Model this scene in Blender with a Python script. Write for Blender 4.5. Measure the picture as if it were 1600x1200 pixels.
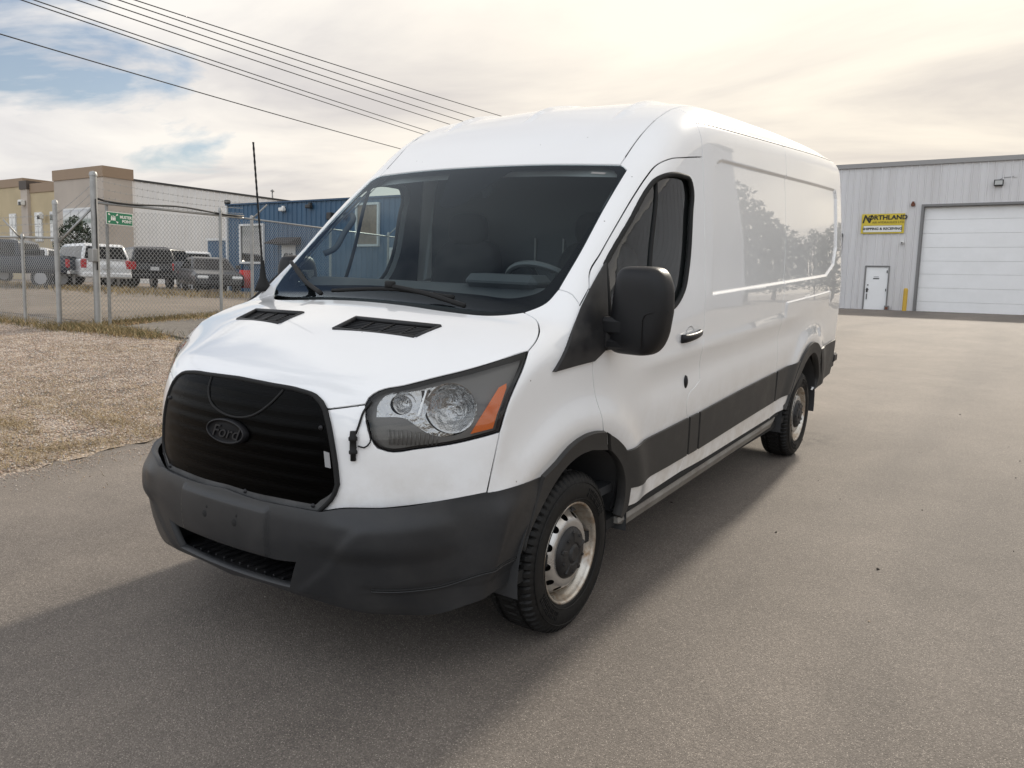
import bpy, bmesh, math, random
import numpy as np
from mathutils import Vector, Matrix, Euler
from mathutils.geometry import delaunay_2d_cdt
random.seed(7); RNG=np.random.default_rng(7)
scene=bpy.context.scene
for o in list(bpy.data.objects): bpy.data.objects.remove(o)
# ---------------------------------------------------------------- camera
# The tarmac under the van climbs to the back and leans a little, so the van
# stands in its own tilted frame (VF); the world frame is plumb.
_dn=np.array([math.sin(math.radians(1.1)),-math.sin(math.radians(2.5)),-1.0]); _dn/=np.linalg.norm(_dn)
_zz=-_dn; _yy=np.array([0,1.,0])-_zz*_zz[1]; _yy/=np.linalg.norm(_yy); _xx=np.cross(_yy,_zz)
VF=np.stack([_xx,_yy,_zz])                      # van frame -> world
CF,CC=1236.76,np.array([2.5304,-1.8118,1.6215])  # focal length in pixels of a 1600 wide picture, position in van frame
_yaw,_pit,_rol=-.585742,.167649,.0209886
_fw=np.array([math.sin(_yaw)*math.cos(_pit),math.cos(_yaw)*math.cos(_pit),-math.sin(_pit)])
_r=np.array([math.cos(_yaw),-math.sin(_yaw),0]); _u=np.cross(_r,_fw)
_c,_s=math.cos(_rol),math.sin(_rol); _r,_u=_c*_r+_s*_u,-_s*_r+_c*_u
CAMP=VF@CC; CR,CU,CFW=VF@_r,VF@_u,VF@_fw
cam=bpy.data.cameras.new('camera'); camo=bpy.data.objects.new('camera',cam); scene.collection.objects.link(camo)
M=Matrix.Identity(4)
for i in range(3):
    M[i][0],M[i][1],M[i][2],M[i][3]=CR[i],CU[i],-CFW[i],CAMP[i]
camo.matrix_world=M
cam.sensor_width=36; cam.lens=CF/1600*36; cam.clip_end=3000; cam.clip_start=.05
scene.camera=camo
# ---------------------------------------------------------------- sky and sun
SUN_EL,SUN_AZ=math.radians(29),math.radians(-1.5)     # azimuth from +Y (behind the van) towards +X
SD=Vector((math.sin(SUN_AZ)*math.cos(SUN_EL),math.cos(SUN_AZ)*math.cos(SUN_EL),math.sin(SUN_EL)))
world=bpy.data.worlds.new('World'); scene.world=world; world.use_nodes=True
nt=world.node_tree; nt.nodes.clear()
def N(t,**k):
    n=nt.nodes.new(t)
    for a,b in k.items(): setattr(n,a,b)
    return n
def L(a,b): nt.links.new(a,b)
def math_(op,a,b=None,clamp=False):
    n=N('ShaderNodeMath',operation=op); n.use_clamp=clamp
    for i,v in enumerate((a,b)):
        if v is None: continue
        if hasattr(v,'links'): L(v,n.inputs[i])
        else: n.inputs[i].default_value=v
    return n.outputs[0]
def ramp_(v,stops):
    n=N('ShaderNodeValToRGB'); L(v,n.inputs[0]); e=n.color_ramp.elements
    while len(e)<len(stops): e.new(.5)
    for q,(p,c) in zip(e,stops): q.position=p; q.color=(*c,1) if len(c)==3 else c
    return n.outputs[0]
def mix_(f,a,b,mode='MIX'):
    n=N('ShaderNodeMix',data_type='RGBA',blend_type=mode); n.clamp_factor=True
    for s,v in ((n.inputs[0],f),(n.inputs[6],a),(n.inputs[7],b)):
        if hasattr(v,'links'): L(v,s)
        else: s.default_value=v if not isinstance(v,tuple) else (*v,1)
    return n.outputs[2]
sky=N('ShaderNodeTexSky',sky_type='NISHITA'); sky.sun_disc=False; sky.sun_elevation=SUN_EL; sky.sun_rotation=SUN_AZ
sky.air_density=1.0; sky.dust_density=1.5
tc=N('ShaderNodeTexCoord'); sx=N('ShaderNodeSeparateXYZ'); L(tc.outputs['Generated'],sx.inputs[0])
# cloud deck: project the view direction on a flat layer
zz=math_('MAXIMUM',math_('ADD',sx.outputs[2],.10),.05)
cx=math_('DIVIDE',sx.outputs[0],zz); cy=math_('DIVIDE',sx.outputs[1],zz)
cv=N('ShaderNodeCombineXYZ'); L(cx,cv.inputs[0]); L(cy,cv.inputs[1])
mp=N('ShaderNodeMapping'); L(cv.outputs[0],mp.inputs[0]); mp.inputs['Rotation'].default_value=(0,0,math.radians(28)); mp.inputs['Scale'].default_value=(.62,1.0,1); mp.inputs['Location'].default_value=(7.3,3.1,0)
n1=N('ShaderNodeTexNoise'); L(mp.outputs[0],n1.inputs['Vector']); n1.inputs['Scale'].default_value=1.1; n1.inputs['Detail'].default_value=9; n1.inputs['Roughness'].default_value=.56; n1.inputs['Distortion'].default_value=.5
n2=N('ShaderNodeTexNoise'); L(mp.outputs[0],n2.inputs['Vector']); n2.inputs['Scale'].default_value=.8; n2.inputs['Detail'].default_value=7; n2.inputs['Roughness'].default_value=.55; n2.inputs['Distortion'].default_value=.4
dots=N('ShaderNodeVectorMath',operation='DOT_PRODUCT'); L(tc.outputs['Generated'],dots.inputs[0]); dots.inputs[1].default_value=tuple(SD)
cover=math_('ADD',n1.outputs[0],math_('MULTIPLY',math_('POWER',math_('MAXIMUM',dots.outputs['Value'],0.0),3.0),.36))
mask=ramp_(cover,[(.405,(0.10,0.10,0.10)),(.50,(1,1,1))])
glow=ramp_(math_('MULTIPLY',math_('ADD',dots.outputs['Value'],1),.5),[(0,(1.42,1.50,1.62)),(.30,(1.24,1.30,1.40)),(.52,(.92,.96,1.03)),(.68,(.77,.78,.805)),(.82,(.78,.76,.74)),(.93,(.84,.79,.72)),(1.0,(.90,.84,.74))])  # side away from the sun brightened to fill the van's shaded front
shade=ramp_(n2.outputs[0],[(.37,(.76,.765,.81)),(.47,(.95,.95,.96)),(.58,(1.10,1.09,1.07))])
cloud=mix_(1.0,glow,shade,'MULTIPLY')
elev=ramp_(sx.outputs[2],[(0,(1.0,.94,.84)),(.13,(1.0,.97,.92)),(.35,(1,1,1))])
cloud=mix_(1.0,cloud,elev,'MULTIPLY')
skyc=N('ShaderNodeVectorMath',operation='SCALE'); L(sky.outputs[0],skyc.inputs[0]); skyc.inputs['Scale'].default_value=.8
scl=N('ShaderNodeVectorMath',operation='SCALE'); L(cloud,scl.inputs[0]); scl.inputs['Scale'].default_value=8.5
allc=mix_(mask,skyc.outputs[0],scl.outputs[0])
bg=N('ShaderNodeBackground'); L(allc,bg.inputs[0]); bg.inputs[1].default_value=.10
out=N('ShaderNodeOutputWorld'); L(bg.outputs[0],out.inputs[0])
sl=bpy.data.lights.new('sun','SUN'); sl.energy=2.9; sl.angle=math.radians(3.0); sl.color=(1,.91,.78)
so=bpy.data.objects.new('sun',sl); scene.collection.objects.link(so)
so.rotation_euler=SD.to_track_quat('Z','Y').to_euler()
vs=scene.view_settings; vs.view_transform='Standard'; vs.look='None'; vs.exposure=.48; vs.gamma=1; vs.use_curve_mapping=False
scene.render.engine='CYCLES'
# ---------------------------------------------------------------- helpers
COL=scene.collection
def link(o,parent=None):
    COL.objects.link(o)
    if parent is not None: o.parent=parent
    return o
def tag(o,label=None,cat=None,group=None,kind=None):
    if label: o['label']=label
    if cat: o['category']=cat
    if group: o['group']=group
    if kind: o['kind']=kind
    return o
def empty(name,loc=(0,0,0),rz=0):
    o=bpy.data.objects.new(name,None); o.empty_display_size=.2; link(o); o.location=loc; o.rotation_euler=(0,0,rz); return o
def mesh_obj(name,V,F,mat,parent=None,normals=None,smooth=True,mats=None,mi=None):
    me=bpy.data.meshes.new(name); me.from_pydata([tuple(map(float,v)) for v in V],[],[tuple(map(int,f)) for f in F])
    if mat: me.materials.append(mat)
    if mats:
        for m in mats: me.materials.append(m)
        me.polygons.foreach_set('material_index',np.array(mi,dtype=np.int32))
    me.polygons.foreach_set('use_smooth',np.full(len(me.polygons),bool(smooth)))
    me.update()
    if normals is not None: me.normals_split_custom_set_from_vertices([tuple(map(float,n)) for n in normals])
    o=bpy.data.objects.new(name,me); return link(o,parent)
class MB:
    """collects simple shapes into one mesh"""
    def __init__(s): s.v=[]; s.f=[]
    def add(s,V,F):
        k=len(s.v); s.v+= [tuple(v) for v in V]; s.f+=[tuple(i+k for i in f) for f in F]; return s
    def box(s,c,d,R=None,b=0.0):
        c=np.array(c,float); hx,hy,hz=np.array(d,float)/2
        if b<=0:
            V=np.array([(x,y,z) for x in(-hx,hx) for y in(-hy,hy) for z in(-hz,hz)])
            F=[(0,1,3,2),(4,6,7,5),(0,4,5,1),(2,3,7,6),(0,2,6,4),(1,5,7,3)]
        else:
            b=min(b,hx*.95,hy*.95,hz*.95); V=[];F=[]
            idx={}
            for x in(-1,1):
                for y in(-1,1):
                    for z in(-1,1):
                        idx[x,y,z]=len(V)
                        V+=[(x*hx,y*(hy-b),z*(hz-b)),(x*(hx-b),y*hy,z*(hz-b)),(x*(hx-b),y*(hy-b),z*hz)]
            g=lambda x,y,z,a: idx[x,y,z]+a
            for x in(-1,1):
                q=[g(x,-1,-1,0),g(x,1,-1,0),g(x,1,1,0),g(x,-1,1,0)]; F.append(q if x>0 else q[::-1])
            for y in(-1,1):
                q=[g(-1,y,-1,1),g(1,y,-1,1),g(1,y,1,1),g(-1,y,1,1)]; F.append(q if y<0 else q[::-1])
            for z in(-1,1):
                q=[g(-1,-1,z,2),g(1,-1,z,2),g(1,1,z,2),g(-1,1,z,2)]; F.append(q if z>0 else q[::-1])
            for x in(-1,1):
                for y in(-1,1):
                    q=[g(x,y,-1,0),g(x,y,-1,1),g(x,y,1,1),g(x,y,1,0)]; F.append(q[::-1] if x*y<0 else q)
            for x in(-1,1):
                for z in(-1,1):
                    q=[g(x,-1,z,0),g(x,1,z,0),g(x,1,z,2),g(x,-1,z,2)]; F.append(q if x*z>0 else q[::-1])
            for y in(-1,1):
                for z in(-1,1):
                    q=[g(-1,y,z,1),g(1,y,z,1),g(1,y,z,2),g(-1,y,z,2)]; F.append(q[::-1] if y*z>0 else q)
            for x in(-1,1):
                for y in(-1,1):
                    for z in(-1,1):
                        q=[g(x,y,z,0),g(x,y,z,1),g(x,y,z,2)]; F.append(q if x*y*z>0 else q[::-1])
            V=np.array(V)
        if R is not None: V=V@np.array(R).T
        return s.add(V+c,F)
    def tube(s,pts,r,n=8,cap=True,closed=False):
        P=np.array(pts,float); m=len(P); rr=np.broadcast_to(np.array(r,float),(m,)); V=[]; up=np.array([0,0,1.])
        prev=None
        for i in range(m):
            if closed: t=P[(i+1)%m]-P[i-1]
            else: t=P[min(i+1,m-1)]-P[max(i-1,0)]
            t=t/(np.linalg.norm(t)+1e-12)
            if prev is None:
                a=np.cross(t,up if abs(t[2])<.9 else np.array([1.,0,0]))
            else: a=prev-t*(prev@t)
            a/=np.linalg.norm(a)+1e-12; b=np.cross(t,a); prev=a
            for k in range(n):
                w=2*math.pi*k/n; V.append(P[i]+rr[i]*(math.cos(w)*a+math.sin(w)*b))
        F=[]
        for i in range(m if closed else m-1):
            j=(i+1)%m
            for k in range(n): F.append((i*n+k,i*n+(k+1)%n,j*n+(k+1)%n,j*n+k))
        if cap and not closed: F.append(tuple(range(n))[::-1]); F.append(tuple((m-1)*n+k for k in range(n)))
        return s.add(V,F)
    def lathe(s,prof,c=(0,0,0),axis='x',n=48,caps=False):
        """prof: (radius, position along axis)"""
        V=[];F=[];m=len(prof)
        for k in range(n):
            w=2*math.pi*k/n; cw,sw=math.cos(w),math.sin(w)
            for r,h in prof:
                p={'x':(h,r*cw,r*sw),'y':(r*cw,h,r*sw),'z':(r*cw,r*sw,h)}[axis]
                V.append(np.array(p)+np.array(c))
        for k in range(n):
            k2=(k+1)%n
            for i in range(m-1): F.append((k*m+i,k*m+i+1,k2*m+i+1,k2*m+i))
        if caps:
            F.append(tuple(k*m for k in range(n))); F.append(tuple(k*m+m-1 for k in range(n))[::-1])
        return s.add(V,F)
    def prism(s,poly,a,b,ax='x'):
        n=len(poly); V=[]
        for h in (a,b):
            for u,v in poly: V.append({'x':(h,u,v),'y':(u,h,v),'z':(u,v,h)}[ax])
        F=[(i,(i+1)%n,n+(i+1)%n,n+i) for i in range(n)]+[tuple(range(n))[::-1],tuple(range(n,2*n))]
        return s.add(V,F)
    def build(s,name,mat,parent=None,smooth=False,auto=None):
        o=mesh_obj(name,s.v,s.f,mat,parent,smooth=smooth)
        bm=bmesh.new(); bm.from_mesh(o.data); bmesh.ops.recalc_face_normals(bm,faces=bm.faces)
        if auto is not None:
            for e in bm.edges:
                if len(e.link_faces)==2 and e.calc_face_angle(0)>auto: e.smooth=False
        bm.to_mesh(o.data); bm.free(); return o
def text_mesh(name,txt,size,mat,parent=None,depth=.0,shear=0,align='CENTER',bold=0.0,sx=1.0):
    cu=bpy.data.curves.new(name,'FONT'); cu.body=txt; cu.size=size; cu.align_x=align; cu.align_y='CENTER'; cu.extrude=depth; cu.shear=shear; cu.offset=bold; cu.resolution_u=3
    t=bpy.data.objects.new(name,cu); COL.objects.link(t)
    dg=bpy.context.evaluated_depsgraph_get(); me=bpy.data.meshes.new_from_object(t.evaluated_get(dg))
    bpy.data.objects.remove(t); bpy.data.curves.remove(cu)
    if sx!=1: me.transform(Matrix.Diagonal((sx,1,1,1)))
    me.materials.clear(); me.materials.append(mat); me.name=name
    o=bpy.data.objects.new(name,me); return link(o,parent)
def copy_tree(o,parent=None):
    c=o.copy(); COL.objects.link(c); c.parent=parent
    for ch in o.children: copy_tree(ch,c)
    return c
# ---------------------------------------------------------------- materials
MAT={}
def mat(name,col=(.5,.5,.5),rough=.5,metal=0,coat=0,spec=.5,trans=0,ior=1.45,emit=None,estr=0,noise=None,bump=None,rvar=0,coatr=.03,world=False,stretch=None):
    """noise=(scale, colour2, amount low, high); bump=(scale, strength, distance)"""
    m=bpy.data.materials.new(name); m.use_nodes=True; t=m.node_tree; b=t.nodes['Principled BSDF']; MAT[name]=m
    b.inputs['Base Color'].default_value=(*col,1); b.inputs['Roughness'].default_value=rough; b.inputs['Metallic'].default_value=metal
    b.inputs['Coat Weight'].default_value=coat; b.inputs['Coat Roughness'].default_value=coatr; b.inputs['Specular IOR Level'].default_value=spec; b.inputs['IOR'].default_value=ior
    b.inputs['Transmission Weight'].default_value=trans
    if emit: b.inputs['Emission Color'].default_value=(*emit,1); b.inputs['Emission Strength'].default_value=estr
    co=t.nodes.new('ShaderNodeTexCoord'); src=co.outputs['Object']
    if world: src=t.nodes.new('ShaderNodeNewGeometry').outputs['Position']
    if stretch:
        mpn=t.nodes.new('ShaderNodeMapping'); mpn.inputs['Scale'].default_value=stretch; t.links.new(src,mpn.inputs[0]); src=mpn.outputs[0]
    if noise:
        n=t.nodes.new('ShaderNodeTexNoise'); n.inputs['Scale'].default_value=noise[0]; n.inputs['Detail'].default_value=6; n.inputs['Roughness'].default_value=.6
        t.links.new(src,n.inputs['Vector'])
        r=t.nodes.new('ShaderNodeValToRGB'); r.color_ramp.elements[0].position=noise[2]; r.color_ramp.elements[1].position=noise[3]
        r.color_ramp.elements[0].color=(*col,1); r.color_ramp.elements[1].color=(*noise[1],1)
        t.links.new(n.outputs[0],r.inputs[0]); t.links.new(r.outputs[0],b.inputs['Base Color'])
        if rvar:
            mr=t.nodes.new('ShaderNodeMapRange'); mr.inputs[1].default_value=.3; mr.inputs[2].default_value=.7; mr.inputs[3].default_value=rough-rvar; mr.inputs[4].default_value=rough+rvar
            t.links.new(n.outputs[0],mr.inputs[0]); t.links.new(mr.outputs[0],b.inputs['Roughness'])
    if bump:
        n=t.nodes.new('ShaderNodeTexNoise'); n.inputs['Scale'].default_value=bump[0]; n.inputs['Detail'].default_value=4
        t.links.new(co.outputs['Object'],n.inputs['Vector'])
        q=t.nodes.new('ShaderNodeBump'); q.inputs['Strength'].default_value=bump[1]; q.inputs['Distance'].default_value=bump[2]
        t.links.new(n.outputs[0],q.inputs['Height']); t.links.new(q.outputs[0],b.inputs['Normal'])
    return m
def glass_mat(name,tint=(.6,.65,.64),rough=.0,ior=1.5,film=0.0,gloss=(1,1,1)):
    m=bpy.data.materials.new(name); m.use_nodes=True; t=m.node_tree; t.nodes.clear(); MAT[name]=m
    o=t.nodes.new('ShaderNodeOutputMaterial'); mx=t.nodes.new('ShaderNodeMixShader'); tr=t.nodes.new('ShaderNodeBsdfTransparent'); gl=t.nodes.new('ShaderNodeBsdfGlossy'); fr=t.nodes.new('ShaderNodeFresnel')
    tr.inputs[0].default_value=(*tint,1); gl.inputs['Roughness'].default_value=rough; fr.inputs[0].default_value=ior
    gl.inputs[0].default_value=(*gloss,1)
    ad=t.nodes.new('ShaderNodeMath'); ad.operation='ADD'; ad.inputs[1].default_value=film; ad.use_clamp=True
    ge=t.nodes.new('ShaderNodeNewGeometry'); io=t.nodes.new('ShaderNodeMapRange'); io.inputs[3].default_value=ior; io.inputs[4].default_value=1/ior   # a thin pane reflects alike from both sides
    t.links.new(ge.outputs['Backfacing'],io.inputs[0]); t.links.new(io.outputs[0],fr.inputs[0])
    t.links.new(fr.outputs[0],ad.inputs[0]); t.links.new(ad.outputs[0],mx.inputs[0]); t.links.new(tr.outputs[0],mx.inputs[1]); t.links.new(gl.outputs[0],mx.inputs[2]); t.links.new(mx.outputs[0],o.inputs[0])
    return m
# ================================================================ shape of the van body
def cspline(xs,ys):
    xs=np.array(xs,float); ys=np.array(ys,float); n=len(xs); h=np.diff(xs); d=np.diff(ys)/h
    m=np.zeros(n)
    for i in range(1,n-1):
        if d[i-1]*d[i]>0:
            w1=2*h[i]+h[i-1]; w2=h[i]+2*h[i-1]; m[i]=(w1+w2)/(w1/d[i-1]+w2/d[i])
    m[0]=d[0]; m[-1]=d[-1]
    def f(x):
        x=np.clip(x,xs[0],xs[-1]); i=np.clip(np.searchsorted(xs,x)-1,0,n-2)
        t=(x-xs[i])/h[i]; t2=t*t; t3=t2*t
        return (2*t3-3*t2+1)*ys[i]+(t3-2*t2+t)*h[i]*m[i]+(-2*t3+3*t2)*ys[i+1]+(t3-t2)*h[i]*m[i+1]
    return f
def tab(f,a,b,n=1500,sm=0.0):
    # resample + gaussian smooth so that curvature is continuous
    x=np.linspace(a,b,n); y=f(x)
    if sm>0:
        st=(b-a)/(n-1); k=int(3*sm/st)+1; g=np.exp(-.5*(np.arange(-k,k+1)*st/sm)**2); g/=g.sum()
        yp=np.r_[2*y[0]-y[1:k+1][::-1],y,2*y[-1]-y[-k-1:-1][::-1]]; y=np.convolve(yp,g,'valid')
    return lambda q: np.interp(q,x,y)
def sstep(a,b,x):
    t=np.clip((x-a)/(b-a),0,1); return t*t*t*(t*(6*t-15)+10)
def smax(a,b,k):
    h=np.maximum(k-np.abs(a-b),0)/k
    return np.maximum(a,b)+h*h*k*.25
# half width of the body side against height
WZ=tab(cspline([.1,.3,.45,.6,.85,1.03,1.18,1.375,1.55,1.78,1.94,2.13,2.30,2.45,2.8],
               [.95,.97,.985,1.0,1.018,1.026,1.031,1.030,1.018,1.003,.989,.970,.951,.928,.86]),.1,2.8,1500,.03)
TLO=tab(cspline([-.5,0,.3,.6,1.0,1.4,2.0,4.5,5.9,6.3],[-.16,-.10,-.060,-.034,-.012,-.002,0,0,-.028,-.04]),-.5,6.3,1500,.06)
THI=tab(cspline([-.5,.5,.9,1.3,1.7,2.1,2.5,4.5,5.9,6.3],[-.30,-.20,-.135,-.075,-.035,-.010,0,0,-.028,-.04]),-.5,6.3,1500,.06)
def seg(P):
    P=np.array(P,float); return P
def poly_sd(P,x,y):
    """signed distance to a closed polygon, negative inside"""
    P=np.asarray(P,float); d2=np.full(x.shape,1e9); ins=np.zeros(x.shape,bool); n=len(P)
    for i in range(n):
        ax,ay=P[i]; bx,by=P[(i+1)%n]; ex,ey=bx-ax,by-ay
        t=np.clip(((x-ax)*ex+(y-ay)*ey)/(ex*ex+ey*ey+1e-12),0,1)
        d2=np.minimum(d2,(x-ax-t*ex)**2+(y-ay-t*ey)**2)
        c=((ay>y)!=(by>y)); 
        with np.errstate(divide='ignore',invalid='ignore'):
            c&=(x<(bx-ax)*(y-ay)/(by-ay+1e-30)+ax)
        ins^=c
    d=np.sqrt(d2); return np.where(ins,-d,d)
# centreline profile of the body seen from the side, (s,z), closed polygon
PROF=[(.10,.30),(.055,.45),(.05,.60),(.052,.70),(.055,.80),(.062,.92),(.080,1.02),(.108,1.095),(.150,1.152),(.21,1.192),(.30,1.238),(.445,1.297),(.574,1.334),(.70,1.364),(.83,1.392),
 (.90,1.432),(1.10,1.598),(1.30,1.762),(1.50,1.917),(1.64,2.020),(1.72,2.075),(1.82,2.15),(1.95,2.245),(2.1,2.335),(2.3,2.422),(2.5,2.472),(2.75,2.502),(3.1,2.52),(3.5,2.532),(4.0,2.545),(4.6,2.552),(5.2,2.552),(5.6,2.537),(5.78,2.515),
 (5.87,2.47),(5.91,2.36),(5.93,2.1),(5.945,1.6),(5.945,1.0),(5.93,.4),(5.5,.3),(3,.3)]
G0=(-.4,.0); GS=.01; GN=(680,300)
def _grid():
    s=G0[0]+GS*np.arange(GN[0]); z=G0[1]+GS*np.arange(GN[1]); S,Z=np.meshgrid(s,z,indexing='ij')
    P=[]
    n=len(PROF); A=np.array(PROF)
    # Catmull-Rom refine
    for i in range(n):
        p0,p1,p2,p3=A[i-1],A[i],A[(i+1)%n],A[(i+2)%n]
        for t in np.linspace(0,1,5)[:-1]:
            t2,t3=t*t,t*t*t
            a=np.linalg.norm(p2-p1)
            m1=(p2-p0)/(np.linalg.norm(p2-p1)+np.linalg.norm(p1-p0))*a; m2=(p3-p1)/(np.linalg.norm(p3-p2)+np.linalg.norm(p2-p1))*a
            P.append((2*t3-3*t2+1)*p1+(t3-2*t2+t)*m1+(-2*t3+3*t2)*p2+(t3-t2)*m2)
    D=poly_sd(P,S,Z)
    g=np.exp(-.5*(np.arange(-4,5)/1.5)**2); g/=g.sum()
    for ax in (0,1): D=np.apply_along_axis(lambda v:np.convolve(np.pad(v,4,'edge'),g,'valid'),ax,D)
    return D
GRID=_grid()
def prof_sd(s,z):
    a=np.clip((s-G0[0])/GS,1,GN[0]-3.001); b=np.clip((z-G0[1])/GS,1,GN[1]-3.001)
    i=a.astype(int); j=b.astype(int); u=a-i; v=b-j
    def bs(t): return ((1-t)**3/6,(3*t**3-6*t*t+4)/6,(-3*t**3+3*t*t+3*t+1)/6,t**3/6)
    U,V=bs(u),bs(v); r=0
    for k in range(4):
        for l in range(4): r=r+U[k]*V[l]*GRID[i+k-1,j+l-1]
    return r
# setback in plan and drop in section against x
SA=tab(cspline([-.5,0,.12,.3,.9,1.3,1.7,2.2,5,5.6,6.3],[.17,.17,.20,.20,.10,.085,.07,.0,0,-.02,-.05]),-.5,6.3,1500,.08)
SB=tab(cspline([-.5,.05,.3,.8,1.1,1.7,2.2,3,6.3],[0,.0,.07,.065,.05,.03,.05,.08,.08]),-.5,6.3,1500,.08)
KC=tab(cspline([-.5,.2,.45,.7,1.0,1.7,2.4,5.5,5.8,6.3],[.22,.22,.10,.07,.09,.13,.20,.15,.10,.08]),-.5,6.3,1500,.05)
S6=tab(cspline([-.5,.2,.35,.5,.7,1.0,6.3],[.62,.62,.34,.10,.0,0,0]),-.5,6.3,1500,.06)
PANEL=[(2.425,1.408),(5.17,1.468),(5.50,1.56),(5.60,1.70),(5.61,2.12),(5.585,2.165),(5.53,2.185),(2.62,2.135),(2.53,2.118),(2.492,2.07)]
def features(s,z):
    """displacement of the body side (positive = outward)"""
    s=np.asarray(s,float); z=np.asarray(z,float)+0*s; d=np.zeros_like(z)
    # sunk upper cargo panel
    m=(s>2.40)&(s<5.64)&(z>1.38)&(z<2.21)
    if m.any(): d[m]-=.014*sstep(.012,-.012,poly_sd(PANEL,s[m],z[m]))
    # small ledge low on the rear quarter
    zl=1.295+.026*(s-3.92)
    d+=.009*sstep(.008,-.006,z-zl)*sstep(-.16,-.02,z-zl)*sstep(3.90,3.96,s)*sstep(5.36,5.30,s)
    # step above the cargo panel where the roof rail stands in
    zr=2.30+.043*(s-2.3)
    d-=.008*sstep(-.02,.02,z-zr)*sstep(2.10,2.45,s)
    # shoulder: soft crease under the door handle and a hollow under it
    zs=1.10+.030*(s-2.1)
    m=sstep(1.25,1.9,s)*(.35+.65*sstep(4.6,3.9,s))*sstep(5.75,5.0,s)
    d+=m*(.006*np.exp(-((z-zs-.02)/.035)**2)-.013*np.exp(-((z-zs+.10)/.075)**2))
    # flare over the front wheel and the rear wheel
    for c,zc,r,a in ((1.0,.36,.57,.030),(4.77,.42,.56,.022)):
        q=np.hypot((s-c)*.92,z-zc)
        d+=a*np.exp(-((q-r)/.085)**2)*sstep(.30,.55,z)*np.where(q<r,1,1)
    return d
def W(s,z):
    t=sstep(1.15,1.75,z)
    return WZ(z)+TLO(s)*(1-t)+THI(s)*t+features(s,z)
def body(x0,s,z):
    x=np.abs(x0); x=np.minimum(x,1.15); a=np.abs(x0)-W(s,z)
    b=prof_sd(s-SA(s)*x*x-S6(s)*x**6,z+SB(s)*x*x)
    return smax(a,b,KC(s))
def grad(f,P,h=1e-4):
    x,s,z=P.T
    g=np.stack([f(x+h,s,z)-f(x-h,s,z),f(x,s+h,z)-f(x,s-h,z),f(x,s,z+h)-f(x,s,z-h)],1)/(2*h)
    return g
def snap(f,P,off=0.,it=6,h=1e-3):
    P=P.copy()
    for _ in range(it):
        g=grad(f,P,h); v=f(*P.T)-off; P-=g*(v/(np.einsum('ij,ij->i',g,g)+1e-9))[:,None]
    return P
def snapdir(f,P,D,off=0.,it=8):
    """move along fixed directions D until f==off"""
    P=P.copy(); h=1e-4
    for _ in range(it):
        v=f(*P.T)-off; w=f(*(P+D*h).T)-off; k=(w-v)/h; k=np.where(np.abs(k)<.15,np.sign(k)*.15+1e-9,k)
        P-=D*np.clip(v/k,-.2,.2)[:,None]
    return P
# front bumper: its own shell standing proud of the body
BF=tab(cspline([.1,.26,.30,.34,.39,.45,.56,.64,.68,.72,.80,.95],[.30,.16,.085,.045,.022,.010,.0,.007,.018,.036,.078,.12]),.1,.95,900,.008)
def bumper(x0,s,z):
    x=np.minimum(np.abs(x0),1.15)
    wb=W(s,np.maximum(z,.40))+.008+.012*sstep(.74,.62,z)-.06*sstep(.45,.26,z)
    a=np.abs(x0)-wb
    # outer thirds swell forward of the plate zone, hollow band below the crease
    fr=BF(z)+.13*x*x+.52*x**6
    fr=fr+.012*sstep(.30,.56,x)*sstep(.60,.50,z)*sstep(.30,.40,z)-.012*sstep(.46,.62,x)*sstep(.50,.58,z)*sstep(.72,.64,z)
    q=smax(a,(s*-1+fr)*.95,.20)
    e=body(x0,s,z)-.004-.016*sstep(.775,.66,z)
    h=np.maximum(.04-np.abs(q-e),0)/.04
    return np.minimum(q,e)-h*h*.01
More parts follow.
